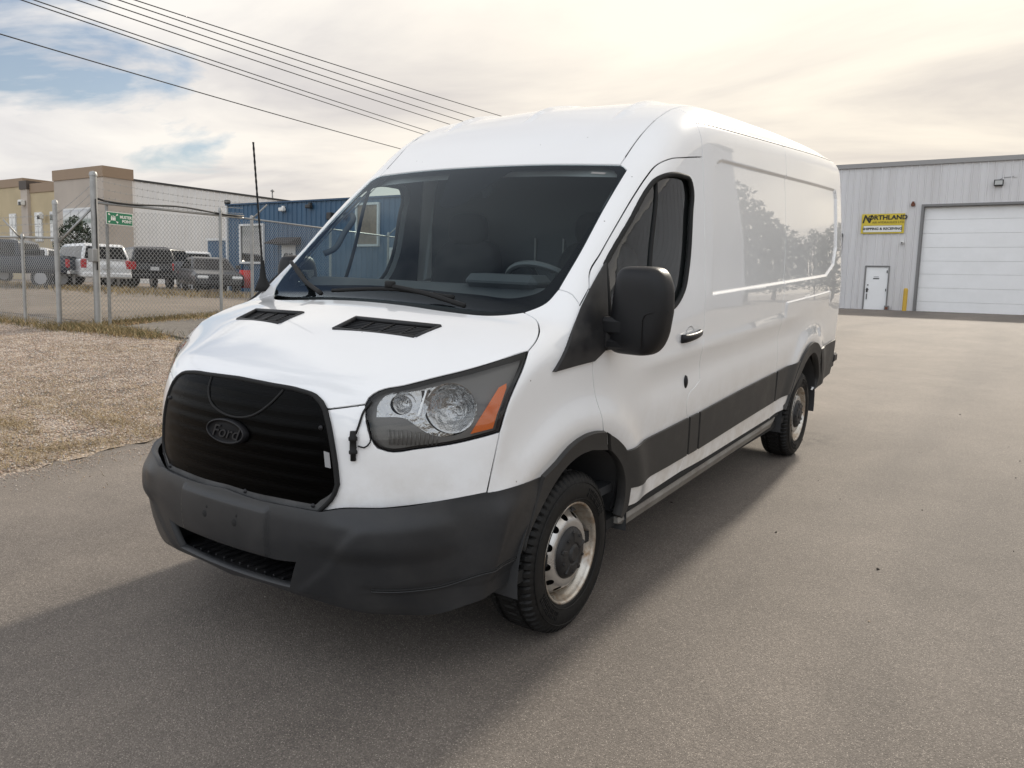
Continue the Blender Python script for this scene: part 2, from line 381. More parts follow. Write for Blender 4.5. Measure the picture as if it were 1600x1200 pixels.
CUR={
 'hl_top':[(0.580,0.193,1.072),(0.583,0.206,1.093),(0.605,0.235,1.117),(0.667,0.294,1.136),(0.743,0.381,1.163),(0.822,0.467,1.190),(0.899,0.559,1.223),(0.959,0.661,1.253)],
 'hl_right':[(0.959,0.661,1.253),(0.980,0.598,1.197),(0.984,0.541,1.133),(0.982,0.504,1.080),(0.975,0.462,0.981)],
 'hl_bot':[(0.975,0.462,0.981),(0.934,0.417,0.966),(0.846,0.346,0.939),(0.758,0.275,0.923),(0.670,0.206,0.913),(0.641,0.188,0.924),(0.619,0.179,0.957),(0.597,0.179,1.012),(0.580,0.193,1.072)],
 'amber':[(0.963,0.521,1.150),(0.948,0.491,1.136),(0.940,0.454,1.094),(0.916,0.411,1.022),(0.898,0.389,0.974),(0.959,0.444,0.994),(0.965,0.461,1.045),(0.968,0.514,1.133)],
 'tray':[(0.626,0.201,1.030),(0.620,0.212,1.065),(0.632,0.239,1.101),(0.714,0.309,1.120),(0.799,0.385,1.136),(0.849,0.402,1.118),(0.879,0.394,1.061),(0.875,0.377,1.007),(0.847,0.351,0.971),(0.792,0.308,0.970),(0.752,0.282,0.995),(0.718,0.263,1.023)],
 'fin':[(0.746,0.334,1.122),(0.748,0.290,1.037)],
 'bowl2':[(0.828,0.356,1.060)],
 'bowl1':[(0.689,0.262,1.075)],
 'hood_front':[(0.449,0.134,1.046),(0.515,0.159,1.059),(0.580,0.193,1.072)],
 'grille_top':[(-0.012,0.119,1.114),(0.170,0.122,1.109),(0.330,0.135,1.101),(0.391,0.140,1.090),(0.425,0.138,1.071),(0.449,0.134,1.046)],
 'grille_side':[(0.449,0.134,1.046),(0.471,0.127,1.003),(0.497,0.120,0.926),(0.511,0.119,0.859),(0.520,0.118,0.785)],
 'grille_low':[(0.520,0.118,0.785),(0.508,0.113,0.748),(0.446,0.094,0.674)],
 'grille_bot':[(0.446,0.094,0.674),(0.304,0.069,0.674),(0.142,0.054,0.672),(-0.013,0.051,0.681)],
 'bump_top':[(0.446,0.094,0.674),(0.520,0.116,0.695),(0.675,0.199,0.707),(0.807,0.305,0.727),(0.951,0.422,0.761),(1.001,0.528,0.768),(0.995,0.722,0.759)],
 'bumper_top':[(0.484,0.058,0.692),(0.553,0.085,0.710),(0.705,0.166,0.722),(0.819,0.291,0.733),(0.952,0.420,0.762),(1.004,0.524,0.770),(1.000,0.713,0.762)],
 'bumper_gr':[(0.030,0.019,0.698),(0.184,0.021,0.689),(0.344,0.035,0.691),(0.484,0.058,0.692)],
 'bumper_back':[(1.000,0.713,0.762),(1.000,0.684,0.692),(0.990,0.654,0.596),(0.976,0.623,0.478)],
 'bumper_low':[(0.976,0.623,0.478),(0.968,0.606,0.412),(0.960,0.563,0.363),(0.955,0.505,0.357),(0.917,0.395,0.337),(0.810,0.305,0.296),(0.707,0.211,0.298),(0.597,0.129,0.319),(0.458,0.074,0.340),(0.311,0.045,0.351),(0.153,0.032,0.355),(-0.028,0.029,0.354)],
 'bumper_crease':[(0.974,0.612,0.468),(0.958,0.416,0.466),(0.838,0.306,0.419),(0.768,0.212,0.418),(0.662,0.128,0.420)],
 'facet':[(0.683,0.125,0.680),(0.647,0.082,0.591),(0.534,0.067,0.473),(0.342,0.044,0.365)],
 'fascia_line':[(0.975,0.462,0.981),(0.951,0.422,0.761)],
 'fender_hood':[(0.959,0.661,1.253),(0.952,0.715,1.276),(0.897,0.835,1.323),(0.842,0.896,1.348),(0.769,0.918,1.371)],
 'fender_ws':[(0.769,0.918,1.371),(0.832,0.988,1.410),(0.850,1.054,1.464)],
 'pillar_seam':[(0.850,1.054,1.464),(0.918,1.058,1.444),(0.959,1.048,1.404)],
 'fender_sail':[(0.959,1.048,1.404),(0.951,1.139,1.472)],
 'door_a':[(0.951,1.139,1.472),(1.000,1.069,1.345),(1.021,1.060,1.173),(1.022,1.086,1.049),(1.038,1.108,0.969),(1.035,1.156,0.866),(1.013,1.233,0.763)],
 'arch_in_f':[(1.013,1.233,0.763),(1.008,1.080,0.792),(1.004,0.988,0.789),(0.997,0.891,0.760),(0.988,0.805,0.699),(0.980,0.753,0.645)],
 'arch_in_f2':[(0.980,0.753,0.645),(0.976,0.728,0.614),(0.966,0.676,0.540),(0.956,0.653,0.464)],
 'arch_out_f':[(0.995,0.722,0.759),(1.002,0.806,0.795),(1.017,0.898,0.850),(1.026,0.991,0.874),(1.032,1.087,0.874),(1.035,1.164,0.862)],
 'arch_in_b':[(1.014,1.244,0.761),(1.011,1.316,0.713),(1.007,1.390,0.643),(0.999,1.433,0.567),(0.988,1.454,0.476),(0.979,1.444,0.399)],
 'arch_out_b':[(1.035,1.182,0.856),(1.032,1.284,0.807),(1.030,1.373,0.746),(1.024,1.432,0.682),(1.014,1.472,0.607),(0.999,1.500,0.504),(0.983,1.501,0.415),(0.977,1.462,0.381)],
 'door_top':[(0.951,1.139,1.472),(0.925,1.185,1.534),(0.921,1.284,1.615),(0.920,1.422,1.734),(0.919,1.607,1.888),(0.919,1.724,1.975),(0.923,1.818,2.036),(0.944,1.926,2.075),(0.962,2.077,2.097),(0.968,2.317,2.125)],
 'door_rear':[(0.968,2.317,2.125),(0.986,2.309,1.944),(1.003,2.307,1.745),(1.030,2.303,1.341),(1.031,2.313,1.202),(1.032,2.289,1.107),(1.016,2.344,0.944)],
 'door_rear2':[(1.016,2.344,0.944),(1.019,2.261,0.913),(1.019,2.172,0.879),(1.017,2.156,0.819),(1.013,2.189,0.757)],
 'door_rear3':[(1.013,2.189,0.757),(0.994,2.236,0.528),(0.984,2.170,0.440)],
 'door_bot':[(0.984,2.170,0.440),(0.983,1.843,0.428),(0.986,1.517,0.421)],
 'door_bot_f':[(0.986,1.517,0.421),(0.979,1.444,0.399)],
 'win':[(1.010,1.217,1.340),(0.948,1.284,1.566),(0.946,1.486,1.736),(0.944,1.697,1.914),(0.945,1.756,1.953),(0.957,1.860,1.990),(0.971,2.044,2.004),(0.975,2.128,1.992),(0.982,2.156,1.933),(0.990,2.137,1.836),(1.010,2.078,1.546),(1.019,2.030,1.456),(1.025,1.926,1.377),(1.025,1.832,1.347),(1.019,1.505,1.343),(1.010,1.217,1.340)],
 'sail':[(1.008,0.765,1.161),(0.959,1.048,1.404),(0.950,1.141,1.474),(0.943,1.281,1.574),(0.976,1.237,1.470),(1.004,1.198,1.365),(1.017,1.196,1.298),(1.024,1.200,1.230),(1.023,1.133,1.195),(1.021,1.060,1.173),(1.016,0.929,1.169)],
 'seam2':[(0.965,3.912,2.186),(0.964,3.967,2.061),(0.976,3.974,1.930),(1.000,3.958,1.620),(1.028,3.876,1.422),(1.036,3.834,1.179),(1.020,3.846,0.883),(1.016,3.866,0.807),(0.999,3.889,0.583),(0.987,3.899,0.463)],
 'sill_a':[(0.984,2.170,0.440),(0.984,2.520,0.437),(0.985,3.147,0.448),(0.987,3.899,0.463)],
 'sill_b':[(0.987,3.899,0.463),(1.008,4.168,0.485)],
 'rarch_in':[(1.012,4.144,0.518),(1.003,4.368,0.613),(1.009,4.538,0.713),(1.017,4.670,0.821),(1.019,4.902,0.853),(1.017,5.082,0.801),(1.013,5.214,0.711),(1.000,5.283,0.579),(0.981,5.166,0.492)],
 'rarch_out':[(1.007,4.207,0.493),(1.006,4.304,0.597),(1.028,4.483,0.832),(1.036,4.571,0.894),(1.039,4.746,0.939),(1.034,4.925,0.913),(1.029,5.076,0.857),(1.023,5.205,0.767)],
 'rq_bot':[(0.981,5.166,0.492),(0.999,5.328,0.528),(0.972,5.783,0.562)],
 'c1':[(1.029,1.388,0.734),(1.011,1.740,0.741),(1.012,2.190,0.754),(0.994,2.236,0.528),(0.993,1.889,0.522),(1.004,1.503,0.523)],
 'c2':[(1.012,2.209,0.754),(1.012,2.341,0.758),(0.994,2.388,0.530),(0.993,2.255,0.528)],
 'c3':[(1.013,2.360,0.758),(1.014,2.988,0.784),(1.016,3.832,0.811),(0.999,3.889,0.583),(0.996,3.091,0.556),(0.994,2.409,0.529)],
 'c4':[(1.016,3.863,0.812),(1.028,4.483,0.832),(1.012,4.384,0.692),(1.022,4.205,0.603),(0.999,3.922,0.583)],
 'c5':[(1.029,5.076,0.857),(0.999,5.639,0.877),(0.983,5.806,0.703),(0.972,5.783,0.562),(0.999,5.328,0.528),(0.980,5.172,0.485),(1.000,5.283,0.579),(1.014,5.221,0.710)],
 'handle':[(1.031,1.978,1.201),(1.031,2.246,1.207)],
 'lock':[(1.015,2.127,0.954)],
 'ws_edge':[(0.850,1.054,1.464),(0.851,1.222,1.613),(0.839,1.443,1.805),(0.826,1.700,2.008)],
 'ws_top':[(0.826,1.700,2.008),(0.776,1.730,2.037),(0.416,1.705,2.052),(0.136,1.693,2.056),(0.016,1.691,2.055)],
 'hood_rear':[(0.769,0.918,1.371),(0.730,0.891,1.363),(0.649,0.825,1.353),(0.487,0.777,1.359),(0.376,0.753,1.362)],
 'ditch0':[(0.826,1.700,2.008),(0.776,1.730,2.037)],
 'panel':[(0.961,2.540,2.088),(0.988,2.458,1.954),(1.014,2.418,1.612),(1.029,2.403,1.405),(1.009,5.171,1.469),(0.990,5.507,1.573),(0.942,5.569,2.173),(0.943,5.390,2.182),(0.969,2.579,2.135)],
 'ledge':[(1.032,3.916,1.295),(1.022,5.303,1.333)],
 'frit':[(0.779,1.661,1.986),(0.832,1.319,1.702),(0.816,1.093,1.507),(0.784,1.009,1.439),(0.674,0.945,1.406),(0.382,0.909,1.420)],
 'sensor':[(-0.310,1.643,2.014),(-0.043,1.364,1.813),(0.165,1.486,1.904),(0.202,1.639,2.016)],
 'wiper1':[(-0.815,1.101,1.515),(-0.269,0.762,1.370)],
 'wiper2':[(-0.253,0.799,1.378),(0.074,0.808,1.386),(0.403,0.839,1.380),(0.533,0.813,1.362)],
 'plugtop':[(0.585,0.188,1.055)],
 'ditchline':[(0.776,1.730,2.037),(0.775,1.872,2.148),(0.789,2.018,2.255),(0.799,2.188,2.341)],
}
# ================================================================ the van
mat('van_white',(.825,.828,.828),.28,coat=1.0,spec=.5,noise=(1.3,(.80,.80,.795),.45,.75),bump=(2.2,.012,.02),coatr=.015); MAT['van_white'].node_tree.nodes['Principled BSDF'].inputs['Coat IOR'].default_value=1.65
# road film low down and a few bug specks and chips
def weather(m):
    t=m.node_tree; b=t.nodes['Principled BSDF']; col=b.inputs['Base Color'].links[0].from_socket
    co=t.nodes.new('ShaderNodeTexCoord').outputs['Object']
    def nn(k,**a):
        n=t.nodes.new(k)
        for q,v in a.items(): setattr(n,q,v)
        return n
    sx_=nn('ShaderNodeSeparateXYZ'); t.links.new(co,sx_.inputs[0])
    no=nn('ShaderNodeTexNoise'); t.links.new(co,no.inputs['Vector']); no.inputs['Scale'].default_value=5; no.inputs['Detail'].default_value=8; no.inputs['Roughness'].default_value=.7
    mr=nn('ShaderNodeMapRange'); t.links.new(sx_.outputs[2],mr.inputs[0]); mr.inputs[1].default_value=1.0; mr.inputs[2].default_value=.42; mr.inputs[3].default_value=0; mr.inputs[4].default_value=.75
    mu=nn('ShaderNodeMath',operation='MULTIPLY'); t.links.new(mr.outputs[0],mu.inputs[0]); rr=nn('ShaderNodeMapRange'); t.links.new(no.outputs[0],rr.inputs[0]); rr.inputs[1].default_value=.40; rr.inputs[2].default_value=.72; t.links.new(rr.outputs[0],mu.inputs[1])
    mx=nn('ShaderNodeMix',data_type='RGBA'); t.links.new(mu.outputs[0],mx.inputs[0]); t.links.new(col,mx.inputs[6]); mx.inputs[7].default_value=(.42,.36,.28,1)
    vo=nn('ShaderNodeTexVoronoi'); t.links.new(co,vo.inputs['Vector']); vo.inputs['Scale'].default_value=16
    se=nn('ShaderNodeSeparateColor'); t.links.new(vo.outputs['Color'],se.inputs[0])
    a=nn('ShaderNodeMath',operation='LESS_THAN'); t.links.new(vo.outputs['Distance'],a.inputs[0]); a.inputs[1].default_value=.055
    g=nn('ShaderNodeMath',operation='GREATER_THAN'); t.links.new(se.outputs[0],g.inputs[0]); g.inputs[1].default_value=.88
    f=nn('ShaderNodeMath',operation='LESS_THAN'); t.links.new(sx_.outputs[1],f.inputs[0]); f.inputs[1].default_value=2.1
    m1=nn('ShaderNodeMath',operation='MULTIPLY'); t.links.new(a.outputs[0],m1.inputs[0]); t.links.new(g.outputs[0],m1.inputs[1]); m2=nn('ShaderNodeMath',operation='MULTIPLY'); t.links.new(m1.outputs[0],m2.inputs[0]); t.links.new(f.outputs[0],m2.inputs[1])
    m3=nn('ShaderNodeMath',operation='MULTIPLY'); t.links.new(m2.outputs[0],m3.inputs[0]); m3.inputs[1].default_value=.75
    mz=nn('ShaderNodeMix',data_type='RGBA'); t.links.new(m3.outputs[0],mz.inputs[0]); t.links.new(mx.outputs[2],mz.inputs[6]); mz.inputs[7].default_value=(.12,.09,.07,1)
    t.links.new(mz.outputs[2],b.inputs['Base Color'])
weather(MAT['van_white'])
mat('van_black',(.014,.014,.015),.45,spec=.4,noise=(9,(.04,.039,.038),.45,.8),rvar=.08,bump=(900,.15,.002))
mat('van_cladding',(.026,.026,.026),.48,spec=.42,noise=(7,(.046,.044,.041),.45,.8),rvar=.08,bump=(800,.15,.002))
mat('van_bumper',(.020,.021,.023),.40,spec=.45,noise=(3.2,(.044,.043,.042),.42,.85),rvar=.08,bump=(700,.2,.002))
mat('seam_grey',(.10,.10,.10),.6)
mat('gap_dark',(.010,.010,.010),.8)
mat('mirror_black',(.010,.010,.011),.42,spec=.35,bump=(900,.2,.002))
mat('rubber',(.016,.016,.016),.7,spec=.3)
mat('tyre_rubber',(.008,.008,.008),.55,spec=.32,noise=(14,(.018,.017,.015),.5,.85),rvar=.1)
mat('steel_rim',(.52,.51,.49),.34,metal=.8,noise=(9,(.36,.29,.20),.55,.85),rvar=.1)
mat('rim_lip',(.50,.47,.42),.32,metal=.8,noise=(16,(.25,.15,.07),.46,.72),rvar=.1)
mat('interior_dark',(.045,.046,.048),.6)
mat('interior_grey',(.070,.070,.072),.8)
mat('wheel_grey',(.07,.07,.07),.35,spec=.5)
mat('seat_cloth',(.014,.013,.013),.9)
mat('frit_black',(.004,.004,.005),.9,spec=.05)
mat('chrome',(.86,.87,.88),.08,metal=1.0)
mat('chrome_facets',(.55,.555,.56),.12,metal=1.0,bump=(34,.8,.012))
mat('lamp_dark',(.05,.05,.052),.4)
mat('lamp_grey',(.17,.165,.16),.30,metal=.2)
mat('amber',(.75,.16,.02),.22,coat=.5,spec=.6)
mat('grille_bar',(.020,.020,.021),.4)
mat('badge_black',(.006,.006,.007),.5,spec=.15)
mat('badge_letter',(.026,.026,.028),.4,metal=.2,spec=.3)
mat('band_grey',(.085,.085,.085),.6,noise=(12,(.05,.05,.05),.4,.7))
mat('grey_tag',(.30,.30,.30),.6)
mat('vent_black',(.016,.016,.017),.5)
mat('headliner',(.25,.24,.23),.9)
mat('brake_red',(.35,.02,.02),.2,coat=.6)
glass_mat('windshield_glass',(.78,.87,.88),.0,1.245,.0,(.80,.92,1.05))
glass_mat('door_glass',(.70,.76,.75),.0,1.5,.02)
glass_mat('lamp_lens',(.76,.76,.75),.02,1.35,.0)
glass_mat('cover_mesh',(.10,.10,.11),.30,1.14,.0)

def CH(D,up=(0,0,1)):
    D=np.array(D,float); D/=np.linalg.norm(D); e1=np.cross(np.array(up,float),D); e1/=np.linalg.norm(e1); e2=np.cross(D,e1)
    def fwd(P): return np.stack([P@e1,P@e2],1),P@D
    def inv(U,T): return U[:,:1]*e1+U[:,1:]*e2+np.asarray(T)[:,None]*D
    def dr(U): return np.broadcast_to(D,(len(U),3))
    return fwd,inv,dr
def CHF(s0=1.0,k=.95):
    """cylindrical chart about a vertical axis behind the front of the van"""
    def fwd(P):
        th=np.arctan2(P[:,0],s0-P[:,1]); return np.stack([th*k,P[:,2]],1),np.hypot(P[:,0],s0-P[:,1])
    def inv(U,T):
        th=U[:,0]/k; T=np.asarray(T); return np.stack([T*np.sin(th),s0-T*np.cos(th),U[:,1]],1)
    def dr(U):
        th=U[:,0]/k; return np.stack([np.sin(th),-np.cos(th),np.zeros(len(U))],1)
    return fwd,inv,dr
SIDE=CH((1,0,0)); TOP=CH((0,0,1),(0,1,0)); FEN=CH((.72,-.50,.42)); PIL=CH((.78,-.33,.50)); WSC=CH((0,-.62,.78)); HLC=CH((.70,-.68,.18)); FRONT=CHF()
def smooth_curve(P,step=.02):
    P=np.array(P,float); out=[]; n=len(P)
    if n==2:
        k=max(int(np.linalg.norm(P[1]-P[0])/step),1); return np.array([P[0]+(P[1]-P[0])*i/k for i in range(k+1)])
    for i in range(n-1):
        p1,p2=P[i],P[i+1]; p0=P[i-1] if i>0 else 2*p1-p2; p3=P[i+2] if i+2<n else 2*p2-p1
        d1=np.linalg.norm(p2-p1)+1e-9; d0=np.linalg.norm(p1-p0)+1e-9; d2=np.linalg.norm(p3-p2)+1e-9
        m1=((p1-p0)/d0*d1+(p2-p1)/d1*d0)/(d0+d1)*d1; m2=((p2-p1)/d1*d2+(p3-p2)/d2*d1)/(d1+d2)*d1
        k=max(int(d1/step),1)
        for j in range(k):
            t=j/k; out.append((2*t**3-3*t*t+1)*p1+(t**3-2*t*t+t)*m1+(-2*t**3+3*t*t)*p2+(t**3-t*t)*m2)
    out.append(P[-1]); return np.array(out)
def loop(curves,step=.02):
    """curves: names (prefix - to reverse, prefix ~ to mirror) or point lists; joined with corners"""
    out=[]
    for c in curves:
        if isinstance(c,str):
            rev=mir=False
            while c[0] in '-~':
                if c[0]=='-': rev=True
                else: mir=True
                c=c[1:]
            P=np.array(CUR[c])
            if mir: P=P*[-1,1,1]
            if rev: P=P[::-1]
        else: P=np.array(c,float)
        Q=smooth_curve(P,step)
        if out and np.linalg.norm(out[-1]-Q[0])<.004: Q=Q[1:]
        out+=list(Q)
    if np.linalg.norm(out[0]-out[-1])<.004: out=out[:-1]
    return np.array(out)
def inset2d(U,d):
    n=len(U); a=U-np.roll(U,1,0); b=np.roll(U,-1,0)-U
    area=.5*np.sum(U[:,0]*np.roll(U[:,1],-1)-np.roll(U[:,0],-1)*U[:,1]); sg=1 if area>0 else -1
    na=np.stack([-a[:,1],a[:,0]],1); nb=np.stack([-b[:,1],b[:,0]],1)
    na/=np.linalg.norm(na,axis=1,keepdims=True)+1e-12; nb/=np.linalg.norm(nb,axis=1,keepdims=True)+1e-12
    m=na+nb; m/=np.linalg.norm(m,axis=1,keepdims=True)+1e-9; cosv=np.clip(np.sum(m*na,1),.5,1)
    return U+sg*m*(d/cosv)[:,None]
def tri_fill(outer,holes,res,extra=None):
    pts=[tuple(p) for p in outer]; edges=[(i,(i+1)%len(outer)) for i in range(len(outer))]
    for h in holes:
        k=len(pts); pts+=[tuple(p) for p in h]; edges+=[(k+i,k+(i+1)%len(h)) for i in range(len(h))]
    nb=len(pts)
    lo=outer.min(0); hi=outer.max(0)
    gx,gy=np.meshgrid(np.arange(lo[0],hi[0],res),np.arange(lo[1],hi[1],res*.87),indexing='ij')
    gx=gx+(np.arange(gx.shape[1])%2)*res*.5
    G=np.stack([gx.ravel(),gy.ravel()],1)
    if extra is not None and len(extra):
        # keep grid points away from feature rows
        E=np.array(extra)
        keep=np.ones(len(G),bool)
        for i in range(0,len(E),200):
            keep&=(np.abs(G[:,None,:]-E[None,i:i+200]).max(2)>res*.45).all(1)
        G=np.concatenate([G[keep],E])
    d=poly_sd(outer,G[:,0],G[:,1]); ok=d<-res*.4
    for h in holes: ok&=poly_sd(h,G[:,0],G[:,1])>res*.4
    if extra is not None and len(extra):
        e=np.zeros(len(G),bool); e[-len(E):]=True
        ok2=d<-.004
        for h in holes: ok2&=poly_sd(h,G[:,0],G[:,1])>.004
        ok=np.where(e,ok2,ok)
    pts+=[tuple(p) for p in G[ok]]
    v,e,f,ov,oe,of=delaunay_2d_cdt([Vector(p) for p in pts],edges,[],0,1e-6)
    V=np.array([tuple(p) for p in v]); F=np.array([tuple(q) for q in f if len(q)==3])
    C=V[F].mean(1); ok=poly_sd(outer,C[:,0],C[:,1])<0
    for h in holes: ok&=poly_sd(h,C[:,0],C[:,1])>0
    return V,F[ok]
def panel(name,curves,chart,f,mat_,parent,off=0.,res=.03,inset=.0031,flange=.016,holes=(),extra=None,mirror=True,sym=False,step=.02,label=None,mats=None,both=None,presnapped=False):
    """a sheet cut to an outline and laid on the shell f; edges turned in by `flange`"""
    fwd,inv,dr=chart
    O=curves if isinstance(curves,np.ndarray) else loop(curves,step)
    if not presnapped: O=snap(f,O,0.0,4)
    U,T=fwd(O); UH=[]
    if inset: U=inset2d(U,inset)
    for h in holes:
        hh=h if isinstance(h,np.ndarray) else loop(h,step); hh=snap(f,hh,0.0,4); u,t=fwd(hh)
        UH.append(inset2d(u,-inset) if inset else u)
    ex=None
    if extra is not None and len(extra): ex,_=fwd(snap(f,np.array(extra,float),0.0,4))
    V,F=tri_fill(U,UH,res,ex)
    # first guess of depth: nearest outline point
    best=np.zeros(len(V)); 
    for i in range(0,len(V),2000):
        d=((V[i:i+2000,None,:]-U[None])**2).sum(2); w=1/(d+1e-6)**1.5; best[i:i+2000]=(w*T[None]).sum(1)/w.sum(1)
    P=inv(V,best+.01); D=dr(V)
    P=snapdir(f,P,D,off,14)
    err=np.abs(f(*P.T)-off).max()
    if err>.004: print('PANEL',name,'residual',round(float(err),4),int((np.abs(f(*P.T)-off)>.004).sum()),'of',len(P))
    n=grad(f,P,4e-4); n/=np.linalg.norm(n,axis=1,keepdims=True)+1e-12
    a,b,c=P[F[:,0]],P[F[:,1]],P[F[:,2]]; fn=np.cross(b-a,c-a); flip=np.sum(fn*n[F[:,0]],1)<0
    F=np.where(flip[:,None],F[:,::-1],F)
    # boundary flange
    cnt={}
    for t in F:
        for i in range(3):
            e=(int(t[i]),int(t[(i+1)%3])); cnt[e]=cnt.get(e,0)+1
    V3=list(P); NN=list(n); FF=[tuple(t) for t in F]
    if flange:
        mp={}
        for (i,j) in cnt:
            if (j,i) in cnt: continue
            tdir=P[j]-P[i]; tdir/=np.linalg.norm(tdir)+1e-12; nn=np.cross(tdir,n[i])
            k=len(V3)
            for q in (i,j):
                V3.append(P[q]); NN.append(nn*.75+n[q]*.65); V3.append(P[q]-n[q]*flange-nn*.0); NN.append(nn)
            FF.append((i,i,i) if False else (k+2,k,k+1,k+3))
    V3=np.array(V3); NN=np.array(NN); NN/=np.linalg.norm(NN,axis=1,keepdims=True)+1e-12
    objs=[]
    m=MAT[mat_]
    o=mesh_obj(name,V3,FF,m,parent,NN); objs.append(o)
    if label: o['label']=label
    if mirror and not sym:
        par2=both if both is not None else parent
        o2=mesh_obj(name,V3*[-1,1,1],[t[::-1] for t in FF],m,par2,NN*[-1,1,1]); objs.append(o2)
    return objs
def rib_rows(line,offs,step=.025):
    """rows of extra points either side of a line in (s,z) on the side chart"""
    out=[]
    Q=smooth_curve(line,step) if len(line)>2 else smooth_curve(np.array(line),step)
    t=np.gradient(Q,axis=0); nrm=np.stack([np.zeros(len(Q)),-t[:,2],t[:,1]],1); nrm/=np.linalg.norm(nrm,axis=1,keepdims=True)+1e-12
    for d in offs: out+=list(Q+nrm*d)
    return out
def surf(f,x,s,z,axis=0,off=0):
    """a point moved along one axis on to the shell"""
    P=np.array([[x,s,z]],float); D=np.zeros((1,3)); D[0,axis]={0:np.sign(x) or 1,1:-1,2:1}[axis]
    return snapdir(f,P,D,off,12)[0]
def nrm_at(f,p):
    g=grad(f,np.array([p]))[0]; return g/np.linalg.norm(g)

van=empty('cargo_van'); van.matrix_world=Matrix(VF.tolist()).to_4x4()
tag(van,'white high-roof cargo van parked on the tarmac, black bumper and grille cover, black side cladding','van')

# clean up traced seams; the painted sheet ends behind the arch trims
def out_from(c,r,k): return [(x,c[0]+(s-c[0])*k,c[1]+(z-c[1])*k) for x,s,z in r]
CUR['w_arch_f']=out_from((1.05,.36),CUR['arch_in_f'],1.045); CUR['w_arch_b']=out_from((1.05,.36),CUR['arch_in_b'],1.045)
CUR['door_a'][-1]=CUR['w_arch_f'][0]; CUR['w_arch_b'][-1]=CUR['door_bot_f'][-1]

S_B=2.307; S_2=3.925
CUR['door_rear']=[(.968,S_B,2.125),(.986,S_B,1.944),(1.003,S_B,1.745),(1.03,S_B,1.341),(1.031,S_B,1.18),(1.032,2.300,1.10),(1.022,2.325,1.02),(1.016,2.335,.944)]
CUR['seam2']=[(.966,S_2,2.186),(.976,3.935,1.93),(1.0,3.925,1.62),(1.028,3.876,1.422),(1.036,3.840,1.25),(1.03,3.836,1.10),(1.02,3.848,.90),(1.016,3.866,.807),(.999,3.880,.583),(.987,3.885,.463)]
def ditch(s0,s1,n=12):
    S=np.linspace(s0,s1,n); X=np.interp(S,[1.73,1.87,2.02,2.15,2.4,5.3,5.86],[.776,.776,.788,.797,.80,.80,.765])
    P=np.stack([X,S,np.full(n,2.2)],1); P[:,2]=np.interp(S,[1.73,1.87,2.02,2.15,2.307,3,5.6],[2.037,2.148,2.255,2.325,2.39,2.45,2.48])
    return [tuple(q) for q in snapdir(body,P,np.tile([0,0,1.],(n,1)),0,20)]
def section(s,z1,n=8):
    """points down the shoulder at station s, from the roof joint to height z1"""
    a=np.array(ditch(s,s,1)[0]); X=np.linspace(a[0],.885,4); P=np.stack([X,np.full(4,s),np.full(4,a[2])],1); P=snapdir(body,P,np.tile([0,0,1.],(4,1)),0,20)
    Z=np.linspace(P[-1,2]-.02,z1,n); Q=np.stack([W(np.full(n,s),Z),np.full(n,s),Z],1); Q=snapdir(body,Q,np.tile([1.,0,0],(n,1)),0,20)
    return [tuple(q) for q in P]+[tuple(q) for q in Q]
# --- roof panel: pressed ribs run lengthways
def body_roof(x,s,z):
    b=body(x,s,z); ax=np.abs(x)
    rib=0
    for c in (0.0,.56):
        rib=rib+.015*np.exp(-(((ax-c)/.022)**2)**2)
    rib=rib*sstep(2.06,2.22,s)*sstep(5.65,5.5,s)*sstep(2.1,2.25,z)
    dent=.004*np.sin(7.1*x+1.0)*np.sin(9*s+2*x)*sstep(1.95,2.1,s)*sstep(2.75,2.4,s)
    return b-rib-dent*sstep(2.1,2.25,z)
rows=[]
for c in (0.0,.56):
    for d in (-.034,-.024,-.016,-.008,0,.008,.016,.024,.034):
        for s in np.arange(1.98,5.7,.035):
            for sg in (-1,1): rows.append((sg*(c+d),s,2.5))
CUR['ws_top']=[(.776,1.730,2.037),(.60,1.716,2.046),(.416,1.705,2.052),(.136,1.693,2.056),(0,1.691,2.056)]
panel('roof',['ws_top','-~ws_top',[(-x,s,z) for x,s,z in ditch(1.73,5.86,40)],[(-.765,5.86,2.44),(0,5.86,2.5),(.765,5.86,2.44)],ditch(5.86,1.73,40)],TOP,body_roof,'van_white',van,res=.045,inset=.004,extra=rows,mirror=False)
for sg in (1,-1):
    q=[(sg*x,s,z-.022) for x,s,z in ditch(1.80,5.84,30)]; MB().tube(q,.018,6).build('roof_channel',MAT['seam_grey'],van,True)  # strip added under the ditch, stops sun leaking through the joint
